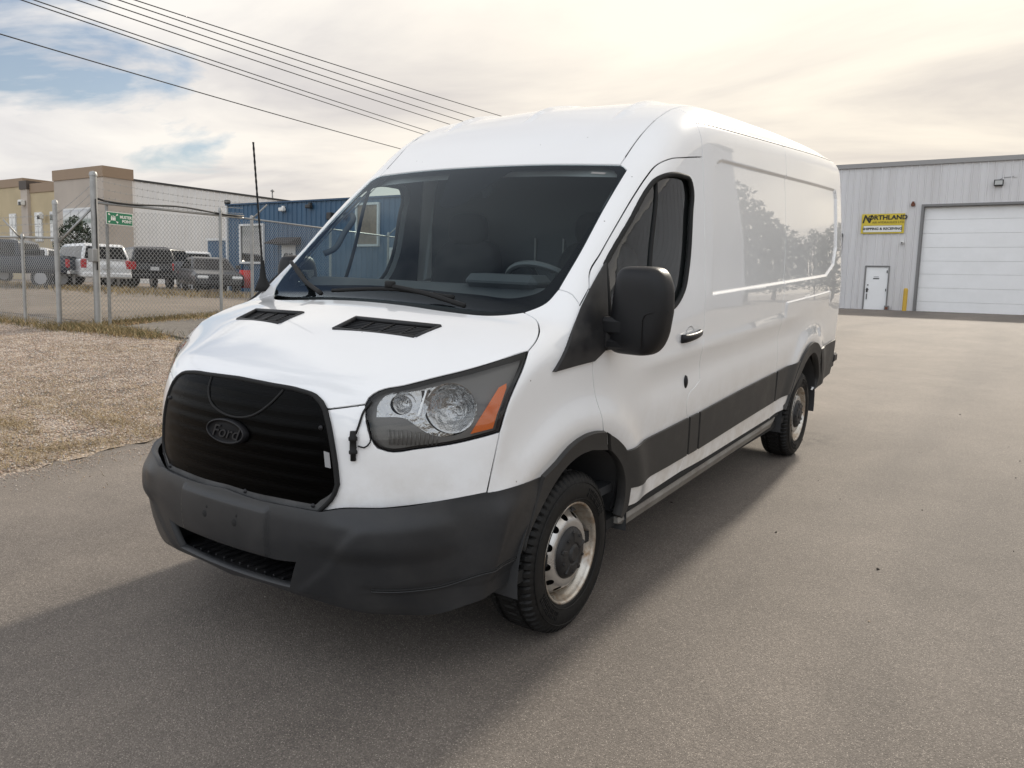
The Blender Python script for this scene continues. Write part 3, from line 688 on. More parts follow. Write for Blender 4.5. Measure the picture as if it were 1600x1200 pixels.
# --- hood
CUR['hood_rear']=[(.769,.918,1.371),(.72,.880,1.365),(.649,.832,1.358),(.487,.792,1.366),(.25,.785,1.380),(0,.785,1.386)]
CUR['grille_top'][0]=(0.0,.119,1.114)
vent=np.array([(.162,.445,1.30),(.532,.515,1.284),(.557,.640,1.317),(.161,.573,1.33)])
hood_o=['-hood_front','-grille_top','~grille_top','~hood_front','~hl_top','~fender_hood','~hood_rear','-hood_rear','-fender_hood','-hl_top']
HOODC=CH((0,-.45,.89))
vh=loop([[tuple(vent[i]),tuple(vent[(i+1)%4])] for i in range(4)])
hood=panel('hood',hood_o,HOODC,body,'van_white',van,res=.03,holes=[vh,vh*[-1,1,1]],mirror=False)[0]
for sg in (1,-1):
    # air intake grilles let into the hood
    V4=vent*[sg,1,1]; c=V4.mean(0)
    e1=(V4[1]-V4[0]); e2=(V4[3]-V4[0]); nn=nrm_at(body,surf(body,*c,axis=2))
    fr=MB(); ring=[]
    for k in range(4):
        a,b=V4[k],V4[(k+1)%4]; a=surf(body,*a,axis=2); b=surf(body,*b,axis=2); fr.tube([a-nn*.004,b-nn*.004],.011,8)
    vg=fr.build('vent_frame',MAT['vent_black'],hood,True)
    sl_=MB()
    for k in range(1,8):
        t=k/8; a=V4[0]+(V4[3]-V4[0])*t; b=V4[1]+(V4[2]-V4[1])*t
        a=surf(body,*a,axis=2)-nn*.012; b=surf(body,*b,axis=2)-nn*.012
        sl_.tube([a,(a+b)/2,b],.0042,5)
    for k in range(1,4):
        t=k/4; a=V4[0]+(V4[1]-V4[0])*t; b=V4[3]+(V4[2]-V4[3])*t
        sl_.tube([surf(body,*a,axis=2)-nn*.010,surf(body,*b,axis=2)-nn*.010],.004,5)
    o=sl_.build('slat',MAT['vent_black'],vg,True); o['kind']='stuff'
    q=[surf(body,*p,axis=2)-nn*.035 for p in V4]
    mesh_obj('vent_floor',q,[(0,1,2,3)],MAT['gap_dark'],vg)
# --- front panel between grille, lamp and bumper
panel('front_panel',['hood_front','-hl_bot','fascia_line',CUR['bump_top'][4::-1],'-grille_low','-grille_side'],FRONT,body,'van_white',van,res=.025)
# --- front fender
low=[(.951,.422,.761),(.965,.47,.70),(.972,.60,.66),CUR['w_arch_f'][-1]]
panel('fender',['-hl_right','fender_hood','fender_ws','pillar_seam','fender_sail','door_a','w_arch_f',low[::-1],'-fascia_line'],FEN,body,'van_white',van,res=.025)
# --- A pillar with the cab's roof rail
panel('pillar',['ws_edge',[(.826,1.70,2.008),(.776,1.73,2.037)],ditch(1.73,S_B,20),section(S_B,2.125),'-door_top','-fender_sail','-pillar_seam'],PIL,body,'van_white',van,res=.028)
# --- doors
WIN=[CUR['win'][:2],CUR['win'][1:]]
doors=panel('door',['door_a',[CUR['w_arch_f'][0],CUR['w_arch_b'][0]],'w_arch_b','-door_bot_f','-door_bot','-door_rear3','-door_rear2','-door_rear','-door_top'],SIDE,body,'van_white',van,res=.028,holes=[WIN])
# --- cargo side: forward panel and rear quarter
def feat_rows(s0,s1):
    r=[]
    for i in range(len(PANEL)):
        a,b=PANEL[i],PANEL[(i+1)%len(PANEL)]
        r+=rib_rows([(1,*a),(1,*b)],(-.015,-.010,-.005,0,.005,.010,.015),.03)
    r+=rib_rows([(1,2.2,2.2957),(1,5.85,2.4527)],(-.024,-.012,0,.012,.024),.03)
    r+=rib_rows([(1,3.89,1.294),(1,5.38,1.333)],(-.008,-.004,0,.004,.010),.03)
    r=np.array(r); r=r[(r[:,1]>s0)&(r[:,1]<s1)]; r[:,0]=W(r[:,1],r[:,2]); return r
SHL=CH((.86,0,.51))
panel('side_panel',[section(S_B,2.125),'door_rear','door_rear2','door_rear3','sill_a','-seam2',section(S_2,2.186)[::-1],ditch(S_2,S_B,16)],SHL,body,'van_white',van,res=.03,extra=feat_rows(2.3,3.95))
panel('quarter_panel',['seam2','sill_b',[(1.008,4.168,.485),(1.012,4.144,.518)],'rarch_in','rq_bot',[(.972,5.783,.562),(.972,5.86,.60)],[(.972,5.86,.60),(.965,5.86,1.4),(.93,5.86,2.1),(.89,5.86,2.35),(.765,5.86,2.44)],ditch(5.86,S_2,20),section(S_2,2.186)],SHL,body,'van_white',van,res=.03,extra=feat_rows(3.9,5.85))
for sg in (1,-1):
    S=np.linspace(S_B+.012,5.84,60); Z=2.30+.043*(S-2.3); P=np.stack([W(S,Z),S,Z],1); P=snapdir(body,P,np.tile([1.,0,0],(60,1)),-.0008,12)*[sg,1,1]
    MB().tube(P,.0042,5).build('roof_seam',MAT['seam_grey'],van,True)
# --- rear doors (closed back of the van)
BACK=CH((0,1,0))
panel('rear_door',[[(0.004,5.93,.62),(.90,5.93,.62)],[(.90,5.93,.62),(.895,5.92,1.4),(.86,5.9,2.1),(.78,5.88,2.35),(.70,5.88,2.40),(0.004,5.9,2.44)],[(0.004,5.9,2.44),(.004,5.93,.62)]],BACK,body,'van_white',van,res=.07)
# --- black cladding strips along the side
def clad(names,off=.012,mat_='van_cladding',name='cladding',ch=SIDE,res=.025,fl=.03,st=.02,f=body,**k): return panel(name,names,ch,f,mat_,van,off=off,res=res,inset=.003,flange=fl,step=st,**k)
def ring(n): return [[a,b] for a,b in zip(CUR[n],CUR[n][1:]+CUR[n][:1])]
c1=CUR['c1']; clad([c1[0:3],c1[2:4],c1[3:6],[c1[5],(1.014,1.472,.607),(1.024,1.432,.682),c1[0]]])
c3=CUR['c3']; c2=CUR['c2']; clad(ring('c2')); clad([c3[0:3],c3[2:4],c3[3:6],[c3[5],c3[0]]])
clad([[(1.016,3.872,.812),(1.028,4.35,.828),(1.028,4.47,.832)],[(1.028,4.47,.832),(1.01,4.36,.70),(1.006,4.29,.603)],[(1.006,4.29,.603),(.999,3.922,.583)],[(.999,3.905,.583),(1.016,3.872,.812)]])
clad([[(1.029,5.09,.860),(1.0,5.64,.877),(.985,5.80,.880)],[(.985,5.80,.880),(.983,5.81,.70),(.972,5.785,.565)],[(.972,5.785,.565),(.999,5.328,.520),(.985,5.24,.50)],[(.985,5.24,.50),(1.0,5.283,.579),(1.01,5.23,.71),(1.029,5.09,.860)]],off=.014)
# --- wheel arch trims
clad(['arch_out_f',[(1.035,1.164,.862),(1.013,1.226,.765)],CUR['arch_in_f'][1:],'arch_in_f2',[(.956,.653,.464),(.976,.676,.587),(.983,.705,.68),(.995,.722,.759)]],off=.020,name='wheel_arch_trim',fl=.045,ch=CH((.9,-.35,.2)))
clad(['arch_out_b','-arch_in_b',[(1.014,1.244,.761),(1.035,1.182,.856)]],off=.020,name='wheel_arch_trim',fl=.045)
clad([[(1.01,4.175,.49),(1.006,4.275,.60),(1.028,4.46,.84),(1.036,4.571,.905),(1.038,4.747,.945),(1.034,4.926,.925),(1.029,5.085,.862)],[(1.029,5.085,.862),(1.017,5.14,.77),(1.013,5.214,.68),(1.0,5.283,.579),(.981,5.20,.495)],[(.981,5.20,.495),(.99,5.225,.58),(1.013,5.15,.70),(1.017,5.05,.785),(1.019,4.90,.845),(1.017,4.70,.815),(1.009,4.54,.713),(1.003,4.37,.613),(1.012,4.16,.49)]],off=.018,name='wheel_arch_trim',fl=.05)
# --- sill below the doors
for sg in (1,-1):
    mb=MB()
    pr=[(.975,.436),(.985,.428),(.985,.405),(.93,.402),(.93,.436)]
    mb.add([(sg*x,s,z+dz) for s,dz in ((1.50,-.012),(4.12,.045)) for x,z in pr],[(i,(i+1)%5,5+(i+1)%5,5+i) for i in range(5)]+[(4,3,2,1,0),(5,6,7,8,9)])
    mb.build('sill_seal',MAT['gap_dark'],van)
    mb=MB(); pr=[(.945,.402),(.978,.398),(.984,.375),(.966,.332),(.92,.322),(.92,.402)]
    mb.add([(sg*x,s,z+dz) for s,dz in ((1.47,-.02),(1.56,-.012),(2.12,.0),(4.00,.040),(4.08,.06)) for x,z in [(a,b) if 1.5<s<4.05 else (a*.97+.02,max(b,.37)) for a,b in pr]],[(r*6+i,r*6+(i+1)%6,(r+1)*6+(i+1)%6,(r+1)*6+i) for r in range(4) for i in range(6)]+[(5,4,3,2,1,0),tuple(range(24,30))])
    o=mb.build('running_sill',MAT['sill_grey'] if 'sill_grey' in MAT else mat('sill_grey',(.23,.22,.20),.5,noise=(6,(.12,.10,.085),.4,.75)),van,True,.6)
# --- windscreen
wso=['ws_edge',[(.826,1.70,2.008),(.800,1.722,2.028),(.776,1.73,2.037)],'ws_top','-~ws_top',[(-.776,1.73,2.037),(-.800,1.722,2.028),(-.826,1.70,2.008)],'-~ws_edge','-~fender_ws',[(-.769,.918,1.371),(-.60,.865,1.38),(-.30,.835,1.39),(0,.828,1.39),(.30,.835,1.39),(.60,.865,1.38),(.769,.918,1.371)],'fender_ws']
wso=loop(wso); ws=panel('windshield',wso,WSC,body,'windshield_glass',van,off=-.004,res=.04,inset=.003,flange=.006,mirror=False)[0]
fi=[(.790,1.664,1.985),(.806,1.62,1.95),(.815,1.30,1.69),(.800,1.11,1.52),(.775,1.035,1.455),(.70,.985,1.43),(.50,.955,1.43),(0,.935,1.44)]
fit_=[(.790,1.664,1.985),(.765,1.685,2.0),(.40,1.660,2.02),(.205,1.652,2.02)]
sens=[(.205,1.652,2.02),(.12,1.50,1.90),(.06,1.40,1.83),(0,1.385,1.82)]
m3=lambda c:[(-x,s,z) for x,s,z in c][::-1]
hole=loop([fit_,sens,m3(sens),m3(fit_),m3(fi)[::-1][::1] if False else [(-x,s,z) for x,s,z in fi],fi[::-1]])
panel('windshield_border',wso,WSC,body,'frit_black',ws,off=-.0065,res=.03,inset=.004,flange=0,holes=[hole],mirror=False)
# --- door windows, seals, sail panels
for d,sg in zip(doors,(1,-1)):
    W3=loop(WIN)
    g=panel('window',W3,SIDE,body,'door_glass',d,off=-.016,res=.06,inset=-.004,flange=0,mirror=False)[0]
    if sg<0:
        g.data.transform(Matrix.Diagonal((-1,1,1,1))); g.data.flip_normals()
    P=snapdir(body,W3.copy(),np.tile([1.,0,0],(len(W3),1)),-.002,14)*[sg,1,1]
    MB().tube(P,.0125,8,closed=True).build('window_seal',MAT['rubber'],d,True)
    P=[surf(body,1.0,s,z,0,-.015)*[sg,1,1] for s,z in np.linspace((1.80,1.965),(1.63,1.345),8)]
    MB().tube(P,.011,6).build('window_bar',MAT['rubber'],d,True)
sl_=CUR['sail']
panel('sail_panel',[sl_[0:2],sl_[1:4],sl_[3:6],sl_[5:8],[sl_[7],sl_[9]],[sl_[9],sl_[10],sl_[0]]],CH((.85,-.42,.3)),body,'van_black',van,off=.016,res=.02,inset=.001,flange=.03)
# --- door handles and lock
for d,sg in zip(doors,(1,-1)):
    p=surf(body,1.03,2.11,1.205); V=[];F=[]
    mb=MB(); m=14
    pts=[]; rad=[]
    for k in range(m):
        t=k/(m-1); y=1.985+.255*t; b=.026*math.sin(math.pi*min(max(t,.0),1))**.5
        pts.append((sg*(surf(body,1.03,y,1.205)[0]+.006+b),y,1.196+.014*t)); rad.append(.0165*(1-.35*t))
    mb.tube(pts,rad,10)
    h=mb.build('door_handle',MAT['mirror_black'],d,True)
    h.data.transform(Matrix.Translation((0,0,1.2))@Matrix.Diagonal((1,1,1.35,1))@Matrix.Translation((0,0,-1.2)))
    # cup behind the handle
    cu=MB(); cu.lathe([(0.0,-.030),(.020,-.028),(.036,-.018),(.045,-.002),(.046,.001)],(0,0,0),'x',24)
    o=cu.build('handle_cup',MAT['van_white'],d,True); o.location=(sg*(p[0]+.003),2.105,1.208); o.scale=(sg*.25,1.25,1)
    q=surf(body,1.02,2.127,.955)
    lk=MB(); lk.lathe([(0,.012),(.014,.011),(.026,.006),(.030,-.004)],(0,0,0),'x',20); o=lk.build('lock',MAT['mirror_black'],d,True); o.location=(sg*q[0],2.127,.955); o.scale=(sg,.75,1.25)
# --- wing mirrors on long arms
def superell(c,a,b,d,n1=3.2,n2=3.2,nu=28,nv=18,flat=None):
    V=[];F=[]
    sp=lambda w,e: math.copysign(abs(w)**e,w)
    for j in range(nv+1):
        ph=-math.pi/2+math.pi*j/nv
        for i in range(nu):
            th=2*math.pi*i/nu; e1,e2=2/n1,2/n2
            V.append((a*sp(math.cos(ph),e1)*sp(math.cos(th),e2),b*sp(math.cos(ph),e1)*sp(math.sin(th),e2),d*sp(math.sin(ph),e1)))
    for j in range(nv):
        for i in range(nu): F.append((j*nu+i,j*nu+(i+1)%nu,(j+1)*nu+(i+1)%nu,(j+1)*nu+i))
    return np.array(V)+np.array(c),F
def mirror_part(sg):
    mb=MB()
    V,F=superell((0,0,0),.130,.085,.182,5.0,3.6,40,28)
    # narrower on top, face turned back and the front shell bulged
    z=V[:,2]; k=1-.13*np.clip(z/.182,0,1)**1.5-.10*np.clip(-z/.182,0,1)**3
    V[:,0]=V[:,0]*k-.020*np.clip(z/.182,-1,1)**2; V[:,1]*=np.where(V[:,1]>0,.55,1.0)
    V[:,0]+=.015*(z/.182)
    mb.add(V*[1,1,1],F)
    h=mb.build('mirror_housing',MAT['mirror_black'],van,True,.9)
    ang=math.radians(-6)
    M4=Matrix.Translation((1.172,1.205,1.385))@Matrix.Rotation(ang,4,'Z')
    h.data.transform(M4)
    def pt(x,y,z): return tuple(M4@Vector((x,y,z)))
    ln=[pt(*p) for p in [(.045,-.086,-.150),(.045,-.087,-.03),(.055,-.087,-.008),(.085,-.082,.004),(.131,-.03,.008)]]
    MB().tube(ln,.0028,5).build('mirror_seam',MAT['gap_dark'],h,True)
    gl=[pt(-.075,.048,-.11),pt(.075,.048,-.11),pt(.07,.048,.10),pt(-.07,.048,.10)]
    mesh_obj('mirror_glass',gl,[(0,1,2,3)],MAT['chrome'],h)
    a=MB()
    a.box((1.075,1.165,1.318),(.13,.075,.075),None,.016); a.box((1.07,1.165,1.245),(.12,.065,.05),None,.014); a.box((1.03,1.17,1.285),(.05,.08,.14),None,.015)
    ar=a.build('mirror_arm',MAT['mirror_black'],h,True,.5)
    if sg<0:
        # the far mirror is folded back against its door
        piv=Matrix.Translation((1.04,1.20,1.35))@Matrix.Rotation(math.radians(88),4,'Z')@Matrix.Translation((-1.04,-1.20,-1.35))
        for o in (h,)+tuple(h.children):
            if o is not ar: o.data.transform(piv)
            o.data.transform(Matrix.Diagonal((-1,1,1,1))); o.data.flip_normals()
mirror_part(1); mirror_part(-1)
# --- head lamps
for sg in (1,-1):
    hlo=loop(['hl_top','hl_right','hl_bot'])
    o=panel('headlight',hlo,HLC,body,'lamp_lens',van,off=-.001,res=.03,inset=.003,flange=0,mirror=False)[0]
    kids=[]
    b2,b1=CUR['bowl2'][0],CUR['bowl1'][0]; BOWLS=((*b2,.088),(*b1,.040)); bn=np.array([.42,-.88,.05]); bn/=np.linalg.norm(bn); be1=np.cross([0,0,1.],bn); be1/=np.linalg.norm(be1); be2=np.cross(bn,be1)
    oh=[np.array([surf(body,px,ps,pz,1)+R_*(math.cos(w)*be1+.98*math.sin(w)*be2) for w in np.linspace(0,2*math.pi,29)[:-1]]) for px,ps,pz,R_ in BOWLS]
    kids.append(panel('lamp_housing',hlo,HLC,body,'lamp_grey',o,off=-.034,res=.02,inset=.010,flange=.03,holes=oh,mirror=False)[0])
    ty=CUR['tray']; kids.append(panel('reflector_tray',[ty+ty[:1]],HLC,body,'chrome_facets',o,off=-.030,res=.02,inset=.0,flange=.01,holes=oh,mirror=False)[0])
    f0_,f1_=[surf(body,*q,axis=1) for q in CUR['fin']]; hd=np.array([.70,-.68,.18]); hd/=np.linalg.norm(hd); lat=np.array([.018,.014,0])
    kids.append(mesh_obj('reflector_fin',[f0_-hd*.010,f0_-hd*.034-lat,f1_-hd*.034-lat,f1_-hd*.012,f0_-hd*.034+lat,f1_-hd*.034+lat],[(0,1,2,3),(3,5,4,0)],MAT['chrome'],o,smooth=False))
    # wall from lens edge to the housing
    P0=snapdir(body,hlo.copy(),np.tile(np.array([.70,-.68,.18])/np.linalg.norm([.70,-.68,.18]),(len(hlo),1)),-.002,14)
    nn=grad(body,P0); nn/=np.linalg.norm(nn,axis=1,keepdims=True)
    c=P0.mean(0); P1=P0-nn*.04+(c-P0)*.03; P0b=P0+(c-P0)*.004
    n=len(P0); kids.append(mesh_obj('lamp_rim',np.concatenate([P0b,P1]),[(i,(i+1)%n,n+(i+1)%n,n+i) for i in range(n)],MAT['lamp_dark'],o))
    P2=P0+(c-P0)*.028-nn*.0015
    kids.append(mesh_obj('lamp_border',np.concatenate([P0b-nn*.001,P2]),[(i,(i+1)%n,n+(i+1)%n,n+i) for i in range(n)],MAT['frit_black'],o))
    # reflector bowls open along the lens normal
    def bowl(px,ps,pz,R,depth,name,mt,sq=1.0):
        p=surf(body,px,ps,pz,1); q=np.array([p]); D=np.array([[.70,-.68,.18]])/1.0; D/=np.linalg.norm(D)
        nrm=np.array([.42,-.88,.05]); nrm/=np.linalg.norm(nrm)
        prof=[(R*t,-depth*(1-t*t)) for t in np.linspace(0,1,10)]+[(R*1.06,.002)]
        mb=MB(); mb.lathe(prof,(0,0,0),'z',32)
        b=mb.build(name,MAT[mt],o,True); rot=Vector(nrm).to_track_quat('Z','Y').to_matrix().to_4x4()
        b.data.transform(Matrix.Translation(Vector(p-nrm*.034))@rot@Matrix.Diagonal((1,sq,1,1))); kids.append(b)
        bulb=MB(); bulb.lathe([(.0,-.012),(.006,-.014),(.008,-.025),(.008,-.05)],(0,0,0),'z',12); bb=bulb.build('bulb',MAT['chrome'],b,True)
        bb.data.transform(Matrix.Translation(Vector(p-nrm*.045))@rot); kids.append(bb)
    for px,ps,pz,R_ in BOWLS: bowl(px,ps,pz,R_,R_*.72,'reflector','chrome_facets',.98)
    # bright sloping bezel below the bowls
    # ribbed corner and slanting bezel
    rb=MB()
    for k in range(12):
        t=k/11; a=surf(body,.655+.14*t,.25,.985-.012*t,1); b=surf(body,.665+.13*t,.25,.932-.002*t,1)
        rb.tube([a+[0,.022,0],b+[0,.020,0]],.0035,4)
    kids.append(rb.build('lamp_ribs',MAT['lamp_grey'],o,True))
    am=CUR['amber']; am=[am[0],am[1],am[3],am[4],am[5],am[6],am[7]]
    kids.append(panel('turn_signal',[[a,b] for a,b in zip(am,am[1:]+am[:1])],HLC,body,'amber',o,off=-.012,res=.02,inset=.001,flange=.03,mirror=False)[0])
    if sg<0:
        for q in [o]+kids: q.data.transform(Matrix.Diagonal((-1,1,1,1))); q.data.flip_normals()
# --- grille: bars, a quilted winter cover in front, an oval badge
CUR['grille_bot'][-1]=(0,.051,.677)
gh=['grille_top','grille_side','grille_low','grille_bot']
gout=loop(gh+['-~grille_bot','-~grille_low','-~grille_side','-~grille_top'])
gr=panel('grille',gout,FRONT,body,'gap_dark',van,off=-.045,res=.04,inset=.0,flange=0,mirror=False)[0]
for k,zb in enumerate(np.linspace(.735,1.075,8)):
    half=float(np.interp(zb,[.70,.76,.90,1.03,1.08],[.44,.49,.47,.42,.36]))
    pts=[surf(body,x,.1,zb,1,-.012) for x in np.linspace(-half,half,25)]
    b=MB().tube(pts,.0125,6).build('grille_bar',MAT['grille_bar'],gr,True)
    b.data.transform(Matrix.Translation((0,0,zb))@Matrix.Diagonal((1,1,1.1,1))@Matrix.Translation((0,0,-zb)))
def cover_f(x,s,z): return body(x,s,z)-.012-.0007*np.sin((z-.735)*2*math.pi/.0486+1.57)*sstep(.50,.40,np.abs(x))*sstep(1.10,1.06,z)*sstep(.69,.73,z)
cv=panel('grille_cover',gout,FRONT,cover_f,'cover_mesh',gr,off=0,res=.012,inset=.004,flange=0,mirror=False)[0]
cin=[(x*.972,s_,z+.042*float(np.clip((.80-z)/.11,0,1))-.004) for x,s_,z in gout]
panel('cover_band',gout,FRONT,cover_f,'band_grey',cv,off=.0025,res=.03,inset=.008,flange=0,holes=[np.array(cin)],mirror=False)
P=snapdir(body,gout.copy(),np.tile([0,-1.,0],(len(gout),1)),.010,14)
MB().tube(P,.009,8,closed=True).build('cover_hem',MAT['rubber'],cv,True)
flap=[(-.165,1.105),(-.160,1.06),(-.13,1.015),(-.06,.985),(.03,.975),(.12,.99),(.19,1.03),(.235,1.075),(.25,1.098)]
MB().tube(smooth_curve([surf(body,x,.1,z,1,.014) for x,z in flap],.02),.0045,6).build('flap_cord',MAT['rubber'],cv,True)
st=[(.43,1.0),(.462,.94),(.48,.80)]
for x,z in ((.45,.985),(-.45,.985),(.43,.70),(-.43,.70),(.1,.70)):
    p=surf(body,x,.1,z,1,.016); MB().lathe([(0,-.006),(.007,-.004),(.009,.002)],tuple(p),'y',12).build('snap_button',MAT['badge_letter'],cv,True)
p=[surf(body,x,.1,z,1,.0155) for x,z in ((.470,.905),(.492,.90),(.500,.845),(.478,.848))]
mesh_obj('sewn_tag',p,[(0,1,2,3)],MAT['grey_tag'],cv,smooth=False)
# badge
bc=surf(body,0,.1,.918,1,.018)
bd=MB(); prof=[(0,.010),(.6,.009),(.86,.006),(.90,.010),(.95,.012),(1.0,.004),(1.0,-.008)]
bd.lathe([(r,h) for r,h in prof],(0,0,0),'z',48); badge=bd.build('badge',MAT['badge_black'],gr,True)
RB=Matrix(((1,0,0,0),(0,.10,-1,0),(0,1,.10,0),(0,0,0,1)))
badge.data.transform(Matrix.Translation(Vector(bc))@RB@Matrix.Diagonal((.118,.048,1,1)))
rg=MB().tube([(math.cos(w)*.108,math.sin(w)*.0425,0.012) for w in np.linspace(0,2*math.pi,49)[:-1]],.003,6,closed=True).build('badge_ring',MAT['badge_letter'],badge,True)
rg.data.transform(Matrix.Translation(Vector(bc))@RB)
tx=text_mesh('badge_letters','Ford',.066,MAT['badge_letter'],badge,.002,.35,sx=1.25); tx.data.transform(Matrix.Translation(Vector(bc))@RB@Matrix.Translation((0,-.004,.012)))
# plug of the block heater hanging beside the lamp
pg=MB(); pth=[(.60,.165,1.085),(.585,.168,1.05),(.578,.162,1.0),(.572,.158,.972)]
pg.tube(smooth_curve([surf(body,x,s,z,1,.006) for x,s,z in pth],.01),.004,6)
p=surf(body,.572,.16,.955,1,.016)
pg.lathe([(0,.030),(.010,.028),(.012,.010),(.016,.006),(.016,-.004),(.012,-.006),(.012,-.040),(.015,-.042),(.015,-.052),(.010,-.054),(.010,-.078),(0,-.080)],tuple(p),'z',14)
pg.tube(smooth_curve([surf(body,x,s,z,1,.008) for x,s,z in ((.60,.17,1.02),(.615,.17,.98),(.622,.17,.945),(.605,.16,.925),(.585,.16,.93))],.01),.003,5)
pg.build('heater_plug',MAT['rubber'],van,True)
# --- bumper
CUR['bumper_gr'][0]=(0,.017,.699); CUR['bumper_low'][-1]=(0,.042,.346)
bo=loop(['bumper_gr','bumper_top','bumper_back','bumper_low','-~bumper_low','-~bumper_back','-~bumper_top','-~bumper_gr'])
ih=[[(-.30,.02,.480),(0,.02,.478),(.30,.02,.480)],[(.30,.02,.480),(.385,.03,.490)],[(.385,.03,.490),(.335,.04,.376)],[(.335,.04,.376),(0,.03,.372),(-.335,.04,.376)],[(-.335,.04,.376),(-.385,.03,.490)],[(-.385,.03,.490),(-.30,.02,.480)]]
def bumper_f(x,s,z):
    b=bumper(x,s,z); ax=np.abs(x)
    # plate pad stands proud in the middle, crisp edge to the outer thirds
    pad=.010*sstep(.262,.250,ax)*sstep(.482,.49,z)*sstep(.672,.655,z)
    # shut line groove and step low on the corners
    q=poly_sd(LOWC,x*0+ax,z) if False else 0
    zc=.418+.10*np.clip((s-.15)/.5,0,1)**1.3*.38
    gr_=-.005*np.exp(-((z-zc)/.012)**2)*sstep(.60,.66,ax)-.012*sstep(zc+.005,zc-.03,z)*sstep(.60,.70,ax)
    # raised facet edge beside the intake
    xe=np.interp(z,[.36,.47,.59,.68],[.37,.50,.60,.66])
    ed=.009*sstep(xe-.045,xe+.035,ax)*sstep(.70,.62,z)*sstep(.34,.38,z)*np.exp(-np.clip(ax-xe,0,1)/.18)
    return b-pad-gr_-ed
rows=[]
FR_f,FR_i,FR_d=FRONT
for z in np.arange(.49,.67,.02):
    for d in (.246,.251,.256,.261,.266):
        for sg in (-1,1): rows.append((sg*d,.01,z))
for t in np.linspace(0,1,40):
    s=.12+.53*t; x=float(np.interp(s,[.12,.21,.31,.48,.65],[.65,.76,.834,.911,.955])); zc=.418+.10*np.clip((s-.15)/.5,0,1)**1.3*.38
    for d in (-.03,-.02,-.010,0,.010,.02):
        for sg in (-1,1): rows.append((sg*x,s,zc+d))
bp=panel('front_bumper',bo,FRONT,bumper_f,'van_bumper',van,res=.013,inset=.001,flange=.028,holes=[loop(ih)],extra=rows,mirror=False)[0]
for x in (-.089,.089):
    for dz,r in ((0,.013),(.030,.005)):
        p=surf(bumper_f,x+(0 if dz==0 else .012),.0,.585+dz,1,.0008); MB().lathe([(0,0),(r,0),(r*1.1,.001)],tuple(p),'y',16).build('bolt_hole',MAT['gap_dark'],bp,True)
# moulded line low on the bumper's corners
for sg in (1,-1):
    P=smooth_curve(CUR['bumper_crease'],.02); P=snapdir(bumper_f,P,np.array([[.75*1,-.66,0]]*len(P)),.0005,14)*[sg,1,1]
    MB().tube(P,.0042,5).build('bumper_groove',MAT['gap_dark'],bp,True); MB().tube(P+np.array([0,0,-.0075]),.0036,5).build('bumper_lip',MAT['van_bumper'],bp,True)
# ledge of the intake with little ribs
lg=MB(); lg.box((0,.150,.362),(.92,.17,.012)); lgo=lg.build('intake_floor',MAT['van_black'],bp)
for k in range(13):
    x=-.30+.05*k; MB().box((x,.145,.372),(.010,.14,.014),None,.003).build('intake_rib',MAT['van_black'],bp)
MB().box((0,.24,.455),(.90,.01,.19)).box((.45,.155,.455),(.01,.18,.19)).box((-.45,.155,.455),(.01,.18,.19)).box((0,.16,.555),(.90,.16,.01)).build('intake_back',MAT['gap_dark'],bp)
# --- wipers
wa=MB()
def onws(x,s,z,o): return surf(body,x,s,z,2,o)
w1=[onws(-.815,1.08,1.5,.03),onws(-.55,.93,1.45,.03),onws(-.29,.80,1.39,.025)]
wa.tube(smooth_curve(w1,.04),.011,6); wa.tube([onws(-.80,1.09,1.5,.012),onws(-.45,.89,1.45,.012)],.006,5); wa.build('wiper',MAT['rubber'],van,True)
wb=MB(); wb.tube(smooth_curve([onws(-.26,.845,1.4,.022),onws(.10,.86,1.4,.028),onws(.44,.875,1.4,.022)],.04),.010,6)
wb.tube(smooth_curve([onws(.09,.86,1.4,.04),onws(.30,.84,1.4,.04),onws(.53,.835,1.4,.02)],.04),.011,6); wb.box(onws(.09,.86,1.4,.045),(.05,.03,.03),None,.006); wb.build('wiper',MAT['rubber'],van,True)
# --- whip antenna on the far fender
ap=surf(body,-.93,.985,1.36,2); an=MB()
tip=VF.T@(CAMP+0) if False else None
an.lathe([(0.001,.0),(.045,.0),(.035,.03),(.018,.07),(.012,.12),(.009,.16)],tuple(ap),'z',14)
A0=np.array(ap)+[0,0,.12]; A1=np.array(ap)+[-.03,-.01,.765]
an.tube([A0+(A1-A0)*t for t in np.linspace(0,1,40)],[.0062 if k%2 else .0046 for k in range(40)],6)
an.build('antenna',MAT['rubber'],van,True)
